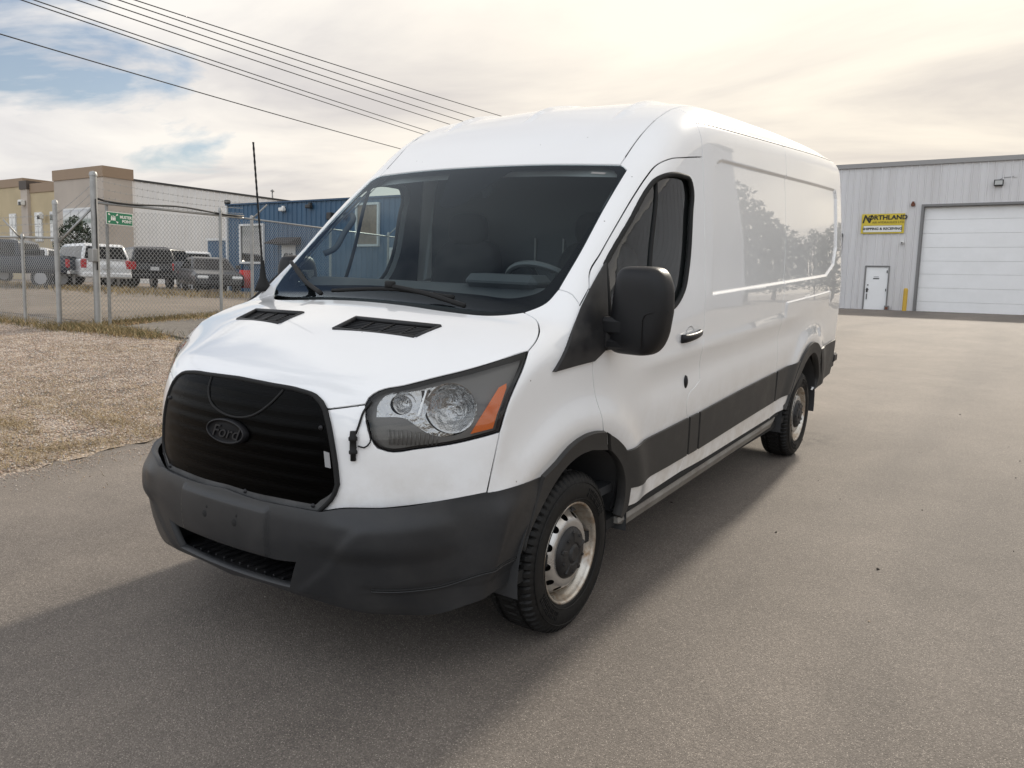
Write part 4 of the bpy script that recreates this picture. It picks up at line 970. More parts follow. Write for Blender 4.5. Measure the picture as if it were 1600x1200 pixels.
# --- wheels
def disc_with_holes(prof,r0,r1,holes,res):
    """annulus in the wheel plane with round openings; prof gives offset along the axle against radius"""
    th=np.linspace(0,2*math.pi,97)[:-1]; out=np.stack([r1*np.cos(th),r1*np.sin(th)],1); inn=np.stack([r0*np.cos(th[::2]),r0*np.sin(th[::2])],1)
    hs=[inn]
    for (r,w,a,b) in holes:
        t=np.linspace(0,2*math.pi,17)[:-1]; x=r+a*np.cos(t); y=b*np.sin(t); hs.append(np.stack([x*math.cos(w)-y*math.sin(w),x*math.sin(w)+y*math.cos(w)],1))
    V,F=tri_fill(out,hs,res); R=np.hypot(V[:,0],V[:,1]); X=np.interp(R,[p[0] for p in prof],[p[1] for p in prof])
    return np.stack([X,V[:,0],V[:,1]],1),F
def make_wheel():
    # tyre: profile (radius, x) with x=0 the outer sidewall face; axle along x
    W_=.235; R_=.352
    half=[(.214,-.020),(.226,-.010),(.245,-.004),(.270,.000),(.295,-.002),(.312,-.007),(.328,-.014),(.338,-.022),(.345,-.032),(.349,-.046),(.3500,-.0565),(.3508,-.0585),(.3510,-.0735),(.3515,-.0755),(.352,-.095),(.352,-W_/2)]
    prof=half+[(r,-W_-x) for r,x in half[:-1][::-1]]
    n=252; V=[];F=[];m=len(prof)
    for k in range(n):
        w=2*math.pi*k/n
        for i,(r,x) in enumerate(prof):
            rr=r
            xx=x if x>-W_/2 else -W_-x
            if r>.330:
                # tread: shoulder lugs, sipes and two grooves round the tyre
                if xx>-.056: g=.010 if (k+(2 if x<-W_/2 else 0))%4==3 else 0
                elif abs(xx+.066)<.008: g=.009
                else: g=.008 if (k+(2 if xx<-.09 else 0))%5==1 else 0
                rr=r-g
            elif .305<r<.330: rr=r-(.005 if (k+(2 if x<-W_/2 else 0))%4==3 else 0)
            V.append((x,rr*math.cos(w),rr*math.sin(w)))
    for k in range(n):
        k2=(k+1)%n
        for i in range(m-1): F.append((k*m+i,k*m+i+1,k2*m+i+1,k2*m+i))
    rim=empty('wheel'); 
    ty=MB().add(V,F).build('tyre',MAT['tyre_rubber'],rim,True,.3)
    # moulded ribs and blocks on the sidewall
    sw=MB()
    for r in (.236,.306): sw.tube([(.0005 if r<.3 else -.0035,r*math.cos(w),r*math.sin(w)) for w in np.linspace(0,2*math.pi,97)[:-1]],.0022,4,closed=True)
    for a0,cnt in ((math.radians(205),13),(math.radians(25),13)):
        for k in range(cnt):
            w=a0+k*.055
            for r0,r1 in ((.250,.268),(.272,.288)):
                c=np.array([.0008,(r0+r1)/2*math.cos(w),(r0+r1)/2*math.sin(w)]); Rm=np.array([[1,0,0],[0,math.cos(w),-math.sin(w)],[0,math.sin(w),math.cos(w)]])
                sw.box(c,(.003,(r1-r0),.0035 if k%3 else .009),Rm)
    o=sw.build('sidewall_marks',MAT['tyre_rubber'],ty,True,.5)
    # steel rim
    lip=MB().lathe([(.203,-.16),(.192,-.13),(.190,-.075),(.196,-.045),(.204,-.036),(.207,-.022),(.212,-.012),(.219,-.008),(.222,-.012),(.221,-.020),(.212,-.030)],(0,0,0),'x',72).build('rim_lip',MAT['rim_lip'],rim,True)
    dp=[(.05,-.028),(.085,-.024),(.118,-.022),(.135,-.020),(.150,-.026),(.172,-.055),(.192,-.085)]
    holes=[(.160,2*math.pi*k/12+.13,.013,.017) for k in range(12)]
    V,F=disc_with_holes(dp,.05,.1925,holes,.012)
    d=mesh_obj('rim_disc',V,F,MAT['steel_rim'],rim)
    MB().lathe([(.03,-.12),(.203,-.12)],(0,0,0),'x',40).build('brake_dark',MAT['gap_dark'],rim,True)
    cp=MB().lathe([(0,.010),(.030,.010),(.036,.006),(.040,.000),(.044,-.001),(.050,.003),(.078,.002),(.096,-.004),(.108,-.012),(.113,-.021),(.112,-.026)],(0,0,0),'x',60)
    for k in range(5):
        w=2*math.pi*k/5+.3; Rm=np.array([[1,0,0],[0,math.cos(w),-math.sin(w)],[0,math.sin(w),math.cos(w)]])
        cp.box(np.array([-.0025,.074*math.cos(w),.074*math.sin(w)]),(.014,.050,.020),Rm,.005)
        w+=math.pi/5; cp.lathe([(0,.006),(.006,.006),(.008,.0)],(.000,.082*math.cos(w),.082*math.sin(w)),'x',10)
    cp.build('hub_cap',MAT['van_black'],rim,True,.5)
    return rim
wheel0=make_wheel(); wheel0.parent=van
for i,(sg,s) in enumerate(((1,1.02),(1,4.77),(-1,1.02),(-1,4.77))):
    w=wheel0 if i==0 else copy_tree(wheel0,van)
    w.location=(sg*.985,s,.349); w.rotation_euler=(.35*i,0,0 if sg>0 else math.pi)
# wheel wells
for sg in (1,-1):
    for c,r,zc in ((1.05,.475,.36),(4.72,.52,.36)):
        mb=MB(); n=24; V=[];F=[]
        for i in range(n+1):
            w=math.pi*1.08*i/n-.04*math.pi
            for x in (.99,.55): V.append((sg*x,c-r*math.cos(w),zc+r*math.sin(w)*.93))
        for i in range(n): F.append((2*i,2*i+1,2*i+3,2*i+2))
        F.append(tuple(2*i+1 for i in range(n+1)))
        mb.add(V,F); mb.build('wheel_well',MAT['interior_dark'],van,True,.6)
# underside, axle, rear bumper
MB().box((0,2.95,.36),(1.90,4.7,.05)).box((0,1.02,.33),(1.5,.10,.08)).box((0,4.77,.33),(1.6,.12,.12)).build('underbody',MAT['gap_dark'],van)
rbm=MB(); rbm.box((0,5.93,.66),(1.94,.14,.13),None,.02); rbm.box((.955,5.94,.70),(.08,.14,.09),None,.02); rbm.box((-.955,5.94,.70),(.08,.14,.09),None,.02)
rbm.build('rear_bumper',MAT['van_black'],van,True,.5)
for sg in (1,-1):
    MB().box((sg*.955,5.865,1.30),(.045,.05,.42),None,.015).build('tail_lamp',MAT['brake_red'],van,True,.5)
# --- cab inside
cabin=MB()
dp=[(.97,1.28),(1.03,1.375),(1.10,1.40),(1.22,1.455),(1.33,1.455),(1.38,1.38),(1.38,1.18),(1.32,.85),(.95,.85)]
cabin.prism(dp,-.80,.80,'x')
dash=cabin.build('dashboard',MAT['interior_dark'],van,True,.5)
MB().box((.45,1.27,1.475),(.40,.18,.07),None,.03).build('instrument_hood',MAT['interior_dark'],dash,True,.6)
sw=MB(); R_=.205; cn=np.array([.46,1.60,1.43]); ax=np.array([0,.62,.78]); ax/=np.linalg.norm(ax); e1=np.array([1.,0,0]); e2=np.cross(ax,e1)
sw.tube([cn+R_*(math.cos(w)*e1+math.sin(w)*e2) for w in np.linspace(0,2*math.pi,41)[:-1]],.017,8,closed=True)
for w in (math.radians(0),math.radians(180),math.radians(270)): sw.tube([cn-ax*.02,cn+R_*(math.cos(w)*e1+math.sin(w)*e2)],.016,6)
sw.tube([cn-ax*.02,cn-ax*.30],.035,10); sw.lathe([(0,.0),(.07,-.005),(.08,-.03),(.03,-.06)],tuple(cn),'z',20); sw.build('steering_wheel',MAT['wheel_grey'],van,True,.7)
for x in (.45,-.45):
    V,F=superell((x,1.78,.92),.25,.27,.09,4,4); V2,F2=superell((x,2.06,1.32),.25,.075,.36,4,4); V2[:,1]+=(V2[:,2]-1.0)*.18
    V3,F3=superell((x,2.16,1.74),.14,.06,.10,3,3)
    s_=MB().add(V,F).build('seat',MAT['seat_cloth'],van,True); MB().add(V2,F2).build('backrest',MAT['seat_cloth'],s_,True); MB().add(V3,F3).build('headrest',MAT['seat_cloth'],s_,True); MB().box((x,1.85,.68),(.40,.45,.35),None,.03).build('seat_base',MAT['interior_dark'],s_)
MB().box((0,1.75,.52),(1.85,1.3,.04)).build('cab_floor',MAT['interior_dark'],van)
bk=MB(); bk.prism([(-.93,.5),(.93,.5),(.93,1.75),(.90,2.0),(.82,2.22),(.70,2.30),(-.70,2.30),(-.82,2.22),(-.90,2.0),(-.93,1.75)],2.39,2.41,'y'); bko=bk.build('bulkhead',MAT['interior_grey'],van)
for x in (.10,-.10): MB().box((x,2.383,1.62),(.012,.012,.15)).build('bulkhead_bar',MAT['headliner'],bko)  # two thin pale upright bars on the bulkhead
# lining of doors, pillars and roof inside the cab
panel('door_trim',['door_a',[CUR['w_arch_f'][0],CUR['w_arch_b'][0]],'w_arch_b','-door_bot_f','-door_bot','-door_rear3','-door_rear2','-door_rear','-door_top'],SIDE,body,'interior_dark',doors[0],off=-.05,res=.07,inset=.01,flange=0,holes=[WIN],both=doors[1])
panel('pillar_trim',['ws_edge',[(.826,1.70,2.008),(.776,1.73,2.037)],ditch(1.73,S_B,20),section(S_B,2.125),'-door_top','-fender_sail','-pillar_seam'],PIL,body,'interior_grey',van,off=-.035,res=.06,inset=.004,flange=0)
panel('headliner',['ws_top','-~ws_top',[(-x,s,z) for x,s,z in ditch(1.73,2.39,12)],[(-.80,2.39,2.38),(0,2.39,2.45),(.80,2.39,2.38)],ditch(2.39,1.73,12)],TOP,body,'headliner',van,off=-.05,res=.10,inset=.0,flange=0,mirror=False)
# grab handle inside the far pillar
MB().tube(smooth_curve([(-.80,1.30,1.58),(-.765,1.33,1.60),(-.76,1.42,1.70),(-.77,1.50,1.78),(-.80,1.52,1.80)],.02),.016,8).build('grab_handle',MAT['interior_grey'],van,True)
# sensor box behind the glass and the little sticker
MB().box((0,1.63,1.93),(.16,.10,.07),np.array(Matrix.Rotation(math.radians(38),3,'X')),.015).build('sensor_box',MAT['interior_dark'],ws)
p=[onws(x,s,2,.0) for x,s in ((.66,1.665),(.735,1.668),(.735,1.655),(.66,1.652))]
mesh_obj('sticker',[q+np.array([0,0,-.001]) for q in p],[(0,1,2,3)],MAT['headliner'],ws)
# ================================================================ ground
def plane_h(X,Y):
    n=VF@np.array([0,0,1.]); return -(n[0]*X+n[1]*Y)/n[2]
def ground(X,Y):
    t=np.asarray(plane_h(X,Y),float)
    return np.where(t>.6,.6+.4*(1-np.exp(-(np.maximum(t,.6)-.6)/.4)),np.where(t<-.5,-.5-.3*(1-np.exp((np.minimum(t,-.5)+.5)/.3)),t))
def G(x,y,dz=0): return (x,y,float(ground(x,y))+dz)
def nodes(name):
    m=bpy.data.materials.new(name); m.use_nodes=True; MAT[name]=m; t=m.node_tree; b=t.nodes['Principled BSDF']
    co=t.nodes.new('ShaderNodeTexCoord').outputs['Object']
    class T: pass
    q=T(); q.t=t; q.b=b; q.co=co
    def noise(sc,det=5,ro=.6,dist=0):
        n=t.nodes.new('ShaderNodeTexNoise'); t.links.new(co,n.inputs['Vector']); n.inputs['Scale'].default_value=sc; n.inputs['Detail'].default_value=det; n.inputs['Roughness'].default_value=ro; n.inputs['Distortion'].default_value=dist; return n.outputs[0]
    def vor(sc,feat='F1',rnd=1.0):
        n=t.nodes.new('ShaderNodeTexVoronoi'); n.feature=feat; t.links.new(co,n.inputs['Vector']); n.inputs['Scale'].default_value=sc; n.inputs['Randomness'].default_value=rnd; return n
    def ramp(v,st):
        n=t.nodes.new('ShaderNodeValToRGB'); t.links.new(v,n.inputs[0]); e=n.color_ramp.elements
        while len(e)<len(st): e.new(.5)
        for a,(p,c) in zip(e,st): a.position=p; a.color=(*c,1) if isinstance(c,tuple) else (c,c,c,1)
        return n.outputs[0]
    def mix(f,a,b_,mode='MIX'):
        n=t.nodes.new('ShaderNodeMix'); n.data_type='RGBA'; n.blend_type=mode
        for s,v in ((n.inputs[0],f),(n.inputs[6],a),(n.inputs[7],b_)):
            if hasattr(v,'links'): t.links.new(v,s)
            elif isinstance(v,tuple): s.default_value=(*v,1)
            else: s.default_value=v
        return n.outputs[2]
    def mth(op,a,b_=0.0):
        n=t.nodes.new('ShaderNodeMath'); n.operation=op
        for s,v in ((n.inputs[0],a),(n.inputs[1],b_)):
            if hasattr(v,'links'): t.links.new(v,s)
            else: s.default_value=v
        return n.outputs[0]
    def bump(h,st,d,prev=None):
        n=t.nodes.new('ShaderNodeBump'); n.inputs['Strength'].default_value=st; n.inputs['Distance'].default_value=d; t.links.new(h,n.inputs['Height'])
        if prev is not None: t.links.new(prev,n.inputs['Normal'])
        return n.outputs[0]
    q.noise,q.vor,q.ramp,q.mix,q.mth,q.bump=noise,vor,ramp,mix,mth,bump
    q.set=lambda k,v: t.links.new(v,b.inputs[k])
    return m,q
def asphalt_mat(name,dark,light,peb,scale=95.):
    m,q=nodes(name)
    v=q.vor(scale); v2=q.vor(scale*.45)
    base=q.mix(q.ramp(q.noise(.35,6,.6,.3),[(.35,0.),(.68,1.)]),dark,light)
    base=q.mix(q.ramp(q.noise(2.3,6,.65),[(.40,0.),(.75,.45)]),base,tuple(c*.72 for c in dark))
    # worn wheel paths along the yard, oil drips, old damp
    mpn=q.t.nodes.new('ShaderNodeMapping'); mpn.inputs['Scale'].default_value=(.55,.07,1); mpn.inputs['Rotation'].default_value=(0,0,.12); q.t.links.new(q.co,mpn.inputs[0])
    wn=q.t.nodes.new('ShaderNodeTexNoise'); wn.inputs['Scale'].default_value=1.6; wn.inputs['Detail'].default_value=5; q.t.links.new(mpn.outputs[0],wn.inputs['Vector'])
    base=q.mix(1.0,base,q.ramp(wn.outputs[0],[(.33,(.78,.785,.80)),(.5,(1.,1.,1.)),(.68,(1.13,1.12,1.10))]),'MULTIPLY')
    v3=q.vor(.42); base=q.mix(q.mth('MULTIPLY',q.ramp(v3.outputs['Distance'],[(.05,1.),(.20,0.)]),q.ramp(q.noise(5,5,.7),[(.46,0.),(.60,.55)])),base,tuple(c*.45 for c in dark))
    # single stones in the binder, a random few of them pale
    sep=q.t.nodes.new('ShaderNodeSeparateColor'); q.t.links.new(v.outputs['Color'],sep.inputs[0])
    pick=q.ramp(sep.outputs[0],[(.0,.66),(.35,.88),(.70,1.0),(.88,1.15),(.97,1.5)])
    col=q.mix(1.0,base,pick,'MULTIPLY')
    pale=q.mth('MULTIPLY',q.ramp(sep.outputs[1],[(.90,0.),(.94,1.)]),q.ramp(v.outputs['Distance'],[(.30,1.),(.46,0.)]))
    col=q.mix(pale,col,peb)
    pit=q.ramp(q.noise(140,3,.6),[(.28,.6),(.42,1.)])
    col=q.mix(1.0,col,pit,'MULTIPLY')
    q.set('Base Color',col); q.b.inputs['Roughness'].default_value=.8; q.b.inputs['Specular IOR Level'].default_value=.3
    h=q.mth('SUBTRACT',q.mth('MULTIPLY',v.outputs['Distance'],-1.0),q.mth('MULTIPLY',q.noise(30,4,.6),-.35))
    n=q.bump(h,.7,.003); n=q.bump(q.noise(3,4,.5),.25,.02,n); q.set('Normal',n)
    return m
asphalt_mat('asphalt',(.162,.140,.120),(.210,.182,.156),(.48,.42,.36),230.)
asphalt_mat('driveway_asphalt',(.13,.115,.10),(.18,.16,.135),(.40,.37,.32),60)
def sheet(name,xs,ys,z,matn,inside=None):
    X,Y=np.meshgrid(xs,ys,indexing='ij'); Z=ground(X,Y)+z; n,m=X.shape
    V=np.stack([X.ravel(),Y.ravel(),Z.ravel()],1); idx=np.arange(n*m).reshape(n,m)
    F=np.stack([idx[:-1,:-1].ravel(),idx[1:,:-1].ravel(),idx[1:,1:].ravel(),idx[:-1,1:].ravel()],1)
    o=mesh_obj(name,V,F,MAT[matn]); o['kind']='structure'; return o
ax=np.concatenate([-np.geomspace(600,46,24),np.linspace(-45,45,91),np.geomspace(46,600,24)])
sheet('tarmac',ax,ax,0,'asphalt')
def poly_sheet(name,poly,res,z,matn,rough=.0,edge_noise=.0,skirt=0.0,zfun=None):
    P=smooth_curve(np.array([(x,y,0) for x,y in poly+poly[:1]]),res*.6)[:-1,:2] if len(poly)>8 else np.concatenate([smooth_curve(np.array([(*a,0),(*b,0)],float),res*.6)[:-1,:2] for a,b in zip(poly,poly[1:]+poly[:1])])
    if edge_noise: P=P+RNG.normal(0,edge_noise,P.shape)
    V,F=tri_fill(P,[],res); Z=ground(V[:,0],V[:,1])+z
    if rough: Z=Z+RNG.normal(0,rough,len(Z))
    if zfun is not None: Z=Z+zfun(V[:,0],V[:,1])
    V3=np.stack([V[:,0],V[:,1],Z],1); a,b,c=V3[F[:,0]],V3[F[:,1]],V3[F[:,2]]
    fl=np.cross(b-a,c-a)[:,2]<0; F=np.where(fl[:,None],F[:,::-1],F)
    F=[tuple(t) for t in F]; V3=list(V3)
    if skirt:
        n=len(P); k=len(V3)
        for x,y in P: V3.append((x,y,float(ground(x,y))+z)); V3.append((x,y,float(ground(x,y))+z-skirt))
        for i in range(n): j=(i+1)%n; F.append((k+2*i,k+2*i+1,k+2*j+1,k+2*j))
    o=mesh_obj(name,V3,F,MAT[matn]); return o
# gravel and dirt at the left of the tarmac
m,q=nodes('gravel_bed')
v=q.vor(48); sep=q.t.nodes.new('ShaderNodeSeparateColor'); q.t.links.new(v.outputs['Color'],sep.inputs[0])
c=q.ramp(sep.outputs[0],[(0,(.18,.135,.10)),(.4,(.32,.25,.195)),(.75,(.44,.36,.29)),(1,(.56,.49,.42))])
c=q.mix(q.ramp(q.noise(.9,5,.6),[(.45,0.),(.62,.65)]),c,(.32,.235,.14)); c=q.mix(q.ramp(q.noise(.6,5,.6),[(.52,0.),(.66,.7)]),c,(.13,.10,.08))
q.set('Base Color',c); q.b.inputs['Roughness'].default_value=.9
q.set('Normal',q.bump(q.mth('MULTIPLY',v.outputs['Distance'],-1.),1.,.018))
GRAVEL=[(-3.20,-6.0),(-3.22,-2.5),(-3.15,-.6),(-3.28,.3),(-3.36,.9),(-3.45,1.5),(-3.52,2.2),(-3.9,3.4),(-4.6,4.7),(-6.2,5.6),(-8.2,6.0),(-10.2,6.15),(-12.2,6.5),(-16,5.9),(-24,6.0),(-34,5.9),(-34,-6),(-18,-7)]
gb=poly_sheet('gravel',GRAVEL,.16,.006,'gravel_bed',.005,.035); gb['kind']='structure'
# yard surface and driveway behind
m,q=nodes('yard_dirt')
c=q.mix(q.ramp(q.noise(.5,6,.6,.4),[(.35,0.),(.7,1.)]),(.17,.135,.10),(.26,.21,.16)); c=q.mix(q.ramp(q.noise(14,4,.7),[(.35,0.),(.7,.5)]),c,(.12,.10,.08)); q.set('Base Color',c); q.b.inputs['Roughness'].default_value=.92; q.set('Normal',q.bump(q.noise(9,5,.7),.6,.04))
yd=poly_sheet('yard',[(-12.9,6.8),(-13.6,32),(-14,60),(-120,60),(-120,6.6),(-22,6.5)],.9,.010,'yard_dirt',0); yd['kind']='structure'
dw=poly_sheet('driveway',[(-4.2,6.6),(-9.7,6.28),(-11.95,6.62),(-12.7,8.2),(-12.95,13.0),(-4.2,13.0)],.3,.035,'driveway_asphalt',0,0,.05); dw['kind']='structure'

# loose stones, countless: one mesh
def scatter_poly(poly,n):
    P=np.array(poly); lo,hi=P.min(0),P.max(0); Q=RNG.uniform(lo,hi,(n,2)); return Q[poly_sd(P,Q[:,0],Q[:,1])<-.03]
def stones(name,Q,r0,r1,mats,z=.012):
    n=len(Q); base=np.array([(1,0,0),(-.5,.87,0),(-.5,-.87,0),(.1,.05,.75),(-.1,0,-.5)]); fac=np.array([(0,1,3),(1,2,3),(2,0,3),(1,0,4),(2,1,4),(0,2,4)])
    R=RNG.uniform(r0,r1,n)*RNG.uniform(.6,1.2,n); A=RNG.uniform(0,6.28,n); sq=RNG.uniform(.6,1.4,(n,2))
    ca,sa=np.cos(A),np.sin(A); B=base[None]+RNG.normal(0,.13,(n,5,3)); x=B[:,:,0]*sq[:,:1]; y=B[:,:,1]*sq[:,1:]
    V=np.stack([(x*ca[:,None]-y*sa[:,None])*R[:,None]+Q[:,:1],(x*sa[:,None]+y*ca[:,None])*R[:,None]+Q[:,1:],B[:,:,2]*R[:,None]+(ground(Q[:,0],Q[:,1])+z)[:,None]],2).reshape(-1,3)
    F=(fac[None]+5*np.arange(n)[:,None,None]).reshape(-1,3)
    me=bpy.data.meshes.new(name); me.vertices.add(len(V)); me.vertices.foreach_set('co',V.ravel()); me.loops.add(F.size); me.loops.foreach_set('vertex_index',F.ravel().astype(np.int32))
    me.polygons.add(len(F)); me.polygons.foreach_set('loop_start',np.arange(0,F.size,3,dtype=np.int32)); me.polygons.foreach_set('loop_total',np.full(len(F),3,dtype=np.int32))
    for m_ in mats: me.materials.append(m_)
    me.polygons.foreach_set('material_index',np.repeat(RNG.integers(0,len(mats),n),6).astype(np.int32)); me.update(); me.validate()
    return link(bpy.data.objects.new(name,me))
stm=[mat('stone_%s'%k,c,.85) for k,c in (('pale',(.55,.49,.43)),('tan',(.40,.31,.235)),('brown',(.27,.20,.155)),('pink',(.45,.34,.275)),('grey',(.32,.29,.26)))]
near=[(-3.2,-1.8),(-3.15,-.6),(-3.30,.3),(-3.38,.9),(-3.48,1.5),(-3.55,2.2),(-3.95,3.4),(-4.7,4.6),(-8.2,5.9),(-11.5,6.0),(-12.5,5.4),(-12.5,2.2),(-8.5,-.6),(-5.2,-1.8)]
near=near[:-4]+[(-14,5.3),(-14,3.2),(-8.8,0.2),(-5.6,-1.4)]
Q=scatter_poly(near,150000); tag(stones('gravel_stones',Q,.005,.015,stm,.009),'loose pinkish gravel stones beside the tarmac on the left','gravel',kind='stuff')
Q=np.concatenate([RNG.uniform((-3,-2),(6,8),(70,2)),np.stack([-3.35+RNG.exponential(.16,2600)+.0*RNG.uniform(0,1,2600),RNG.uniform(-1.8,2.6,2600)],1)])
tag(stones('tarmac_grit',Q,.003,.008,stm,.0015),'scattered grit and tiny stones on the grey tarmac','gravel',kind='stuff')
tag(stones('leaf_bits',RNG.uniform((-2.5,-1.2),(7,9),(60,2)),.006,.014,[mat('bit_dark',(.03,.025,.02),.9)],.003),'tiny dark leaf bits blown over the tarmac','litter',kind='stuff')
# dry grass
def grass(name,Q,h0,h1,w,mats,z=.01,spread=.6):
    n=len(Q); A=RNG.uniform(0,6.28,n); H=RNG.uniform(h0,h1,n); T=RNG.normal(0,spread,(n,2))*H[:,None]; dx,dy=np.cos(A)*w,np.sin(A)*w; g=ground(Q[:,0],Q[:,1])+z
    b0=np.stack([Q[:,0]-dx,Q[:,1]-dy,g],1); b1=np.stack([Q[:,0]+dx,Q[:,1]+dy,g],1); md=np.stack([Q[:,0]+T[:,0]*.45,Q[:,1]+T[:,1]*.45,g+H*.65],1); tp=np.stack([Q[:,0]+T[:,0],Q[:,1]+T[:,1],g+H],1)
    off=np.stack([dx,dy,np.zeros(n)],1)*.7
    V=np.stack([b0,b1,md+off,md-off,tp],1).reshape(-1,3); k=5*np.arange(n)
    F3=np.concatenate([np.stack([k,k+1,k+2],1),np.stack([k,k+2,k+3],1),np.stack([k+3,k+2,k+4],1)])
    me=bpy.data.meshes.new(name); me.vertices.add(len(V)); me.vertices.foreach_set('co',V.ravel()); me.loops.add(F3.size); me.loops.foreach_set('vertex_index',F3.ravel().astype(np.int32))
    me.polygons.add(len(F3)); me.polygons.foreach_set('loop_start',np.arange(0,F3.size,3,dtype=np.int32)); me.polygons.foreach_set('loop_total',np.full(len(F3),3,dtype=np.int32))
    for m_ in mats: me.materials.append(m_)
    mi=RNG.integers(0,len(mats),n); me.polygons.foreach_set('material_index',np.tile(mi,3).astype(np.int32)); me.update(); me.validate()
    return link(bpy.data.objects.new(name,me))
gm=[mat('straw_%d'%k,c,.9) for k,c in enumerate(((.34,.25,.12),(.25,.18,.09),(.42,.32,.17),(.15,.12,.06)))]
gg=gm+[mat('weed_green',(.07,.085,.03),.9)]
cl=[]
for cx,cy,sx_,sy_,n in ((-4.9,1.4,.30,.10,900),(-4.3,2.0,.5,.12,1400),(-3.75,1.3,.10,.35,700),(-3.5,.7,.05,.5,350),(-5.6,1.9,.4,.2,700),(-6.5,1.2,.6,.3,700),(-4.6,.2,.5,.3,600),(-5.2,3.2,.8,.2,700),(-7.6,3.6,.8,.3,600),(-3.9,-.2,.3,.5,500),(-6,-.4,.6,.4,500),(-4.2,1.0,.5,.25,1500),(-5.2,2.4,.9,.25,1600),(-6.8,2.6,.9,.3,1200),(-8.8,4.6,1.0,.4,1200),(-4.2,2.9,.5,.3,1200),(-3.62,1.9,.10,.5,500),(-3.42,.2,.06,.5,300)):
    cl.append(RNG.normal((cx,cy),(sx_,sy_),(n,2)))
tag(grass('straw',np.concatenate(cl),.01,.05,.0016,gm,.014,1.6),'flattened dry straw lying in patches on the gravel','straw',kind='stuff')
ver=np.concatenate([np.stack([RNG.uniform(-24,-12.2,5200),RNG.normal(5.72,.20,5200)],1),RNG.normal((-12.1,5.9),(.35,.22),(1500,2)),RNG.normal((-10.9,6.0),(.55,.16),(1500,2)),np.stack([RNG.normal(-12.75,.22,5200),RNG.uniform(6.6,14,5200)],1)])
tag(grass('verge_grass',ver,.04,.17,.0045,gg,.01,.7),'brown and green grass growing along the foot of the wire fence','grass',kind='stuff')
lf=np.concatenate([np.stack([RNG.normal(-12.72,.22,2600),RNG.uniform(6.6,13,2600)],1),RNG.normal((-11.4,6.05),(.8,.16),(900,2))])
tag(stones('fallen_leaves',lf,.012,.030,[mat('leaf_brown',(.28,.17,.08),.8),gm[0],mat('leaf_tan',(.36,.25,.14),.8)],.03),'fallen brown leaves strewn along the verge behind the driveway','leaves',kind='stuff')
yg=np.concatenate([np.stack([RNG.uniform(-40,-20,3800),RNG.normal(15.5,1.2,3800)],1)])
tag(grass('yard_weeds',yg,.05,.25,.012,gm,.01,.7),'dry weeds in front of the parked vehicles in the yard','weeds',kind='stuff')

# ================================================================ grey metal workshop behind the van
KX=1.2
def wx(x): return 2.56+(x-2.56)*KX
def wz(z): return 1.492+(z-1.492)*KX
YW=-1.879+33.879*KX; ZG=.90
mat('siding_grey',(.66,.645,.635),.5,noise=(.9,(.55,.53,.515),.42,.8),spec=.4,world=True,stretch=(1.6,1.6,.12))
mat('trim_grey',(.30,.29,.28),.5); mat('door_white',(.86,.855,.845),.45,noise=(1.2,(.80,.795,.78),.4,.8),world=True); mat('frame_grey',(.20,.195,.19),.5)
mat('sign_yellow',(.62,.47,.04),.5); mat('sign_white',(.75,.74,.70),.5); mat('sign_black',(.02,.02,.018),.5); mat('sign_olive',(.20,.15,.02),.5)
mat('bollard_yellow',(.60,.38,.05),.55,noise=(6,(.45,.28,.06),.5,.8)); mat('rust_brown',(.16,.06,.035),.7); mat('lamp_glass',(.45,.45,.43),.2); mat('dark_metal',(.05,.05,.05),.5,metal=.3)
shop=empty('metal_workshop',(0,0,0)); tag(shop,'grey ribbed metal workshop with a big white roll-up door behind the van','building')
def ribbed(w,z0,z1,mat_,name,pitch=.30,d=.03,flip=False):
    """one siding panel with raised ribs, in the x-z plane, outward -y"""
    xs=[];ys=[]
    n=int(round(w/pitch))
    for k in range(n):
        a=k*pitch; xs+=[a,a+pitch*.70,a+pitch*.78,a+pitch*.92]; ys+=[0,0,-d,-d]
    xs.append(w); ys.append(0)
    V=[(x,y,z) for x,y in zip(xs,ys) for z in (z0,z1)]; F=[(2*i,2*i+2,2*i+3,2*i+1) for i in range(len(xs)-1)]
    me=bpy.data.meshes.new(name); me.from_pydata(V,[],F); me.materials.append(MAT[mat_]); me.update(); return me
top=wz(6.55); gx0,gx1,gz=wx(-1.48),wx(2.95),wz(4.98); dx0,dx1,dz=wx(-3.35),wx(-2.50),wz(2.73)
def put(me,name,x,par,y=YW):
    o=bpy.data.objects.new(name,me); link(o,par); o.location=(x,y,0); return o
PW=.9
full=ribbed(PW,ZG-.3,top,'siding_grey','siding_panel')
ov=ribbed(PW,gz,top,'siding_grey','siding_panel')
x=wx(-20)
segs=[]
x0=gx0-PW*22
k=0
for k in range(22):
    xa=gx0-PW*(k+1)
    if xa+PW>dx0-.02 and xa<dx1+.02: 
        # panel pierced by the side door: split at the door edges
        a,b=max(xa,dx0),min(xa+PW,dx1)
        pieces=[]
        if a>xa+.02: pieces.append((xa,a,ZG-.3))
        if b<xa+PW-.02: pieces.append((b,xa+PW,ZG-.3))
        pieces.append((a,b,dz))
        for u,w_,z0 in pieces:
            me=ribbed(w_-u,z0,top,'siding_grey','siding_panel',pitch=(w_-u)/max(1,round((w_-u)/.3))); put(me,'siding_panel',u,shop)
    elif abs(xa)<60: put(full,'siding_panel',xa,shop)
n=int(math.ceil((gx1-gx0)/PW)); gx1=gx0+n*PW
for k in range(n): put(ov,'siding_panel',gx0+k*PW,shop)
for k in range(2): put(full,'siding_panel',gx1+k*PW,shop)
xl,xr=gx0-PW*22,gx1+PW*2
MB().box(((xl+xr)/2,YW-.02,top+.07),(xr-xl+.2,.16,.20)).build('roof_trim',MAT['trim_grey'],shop)
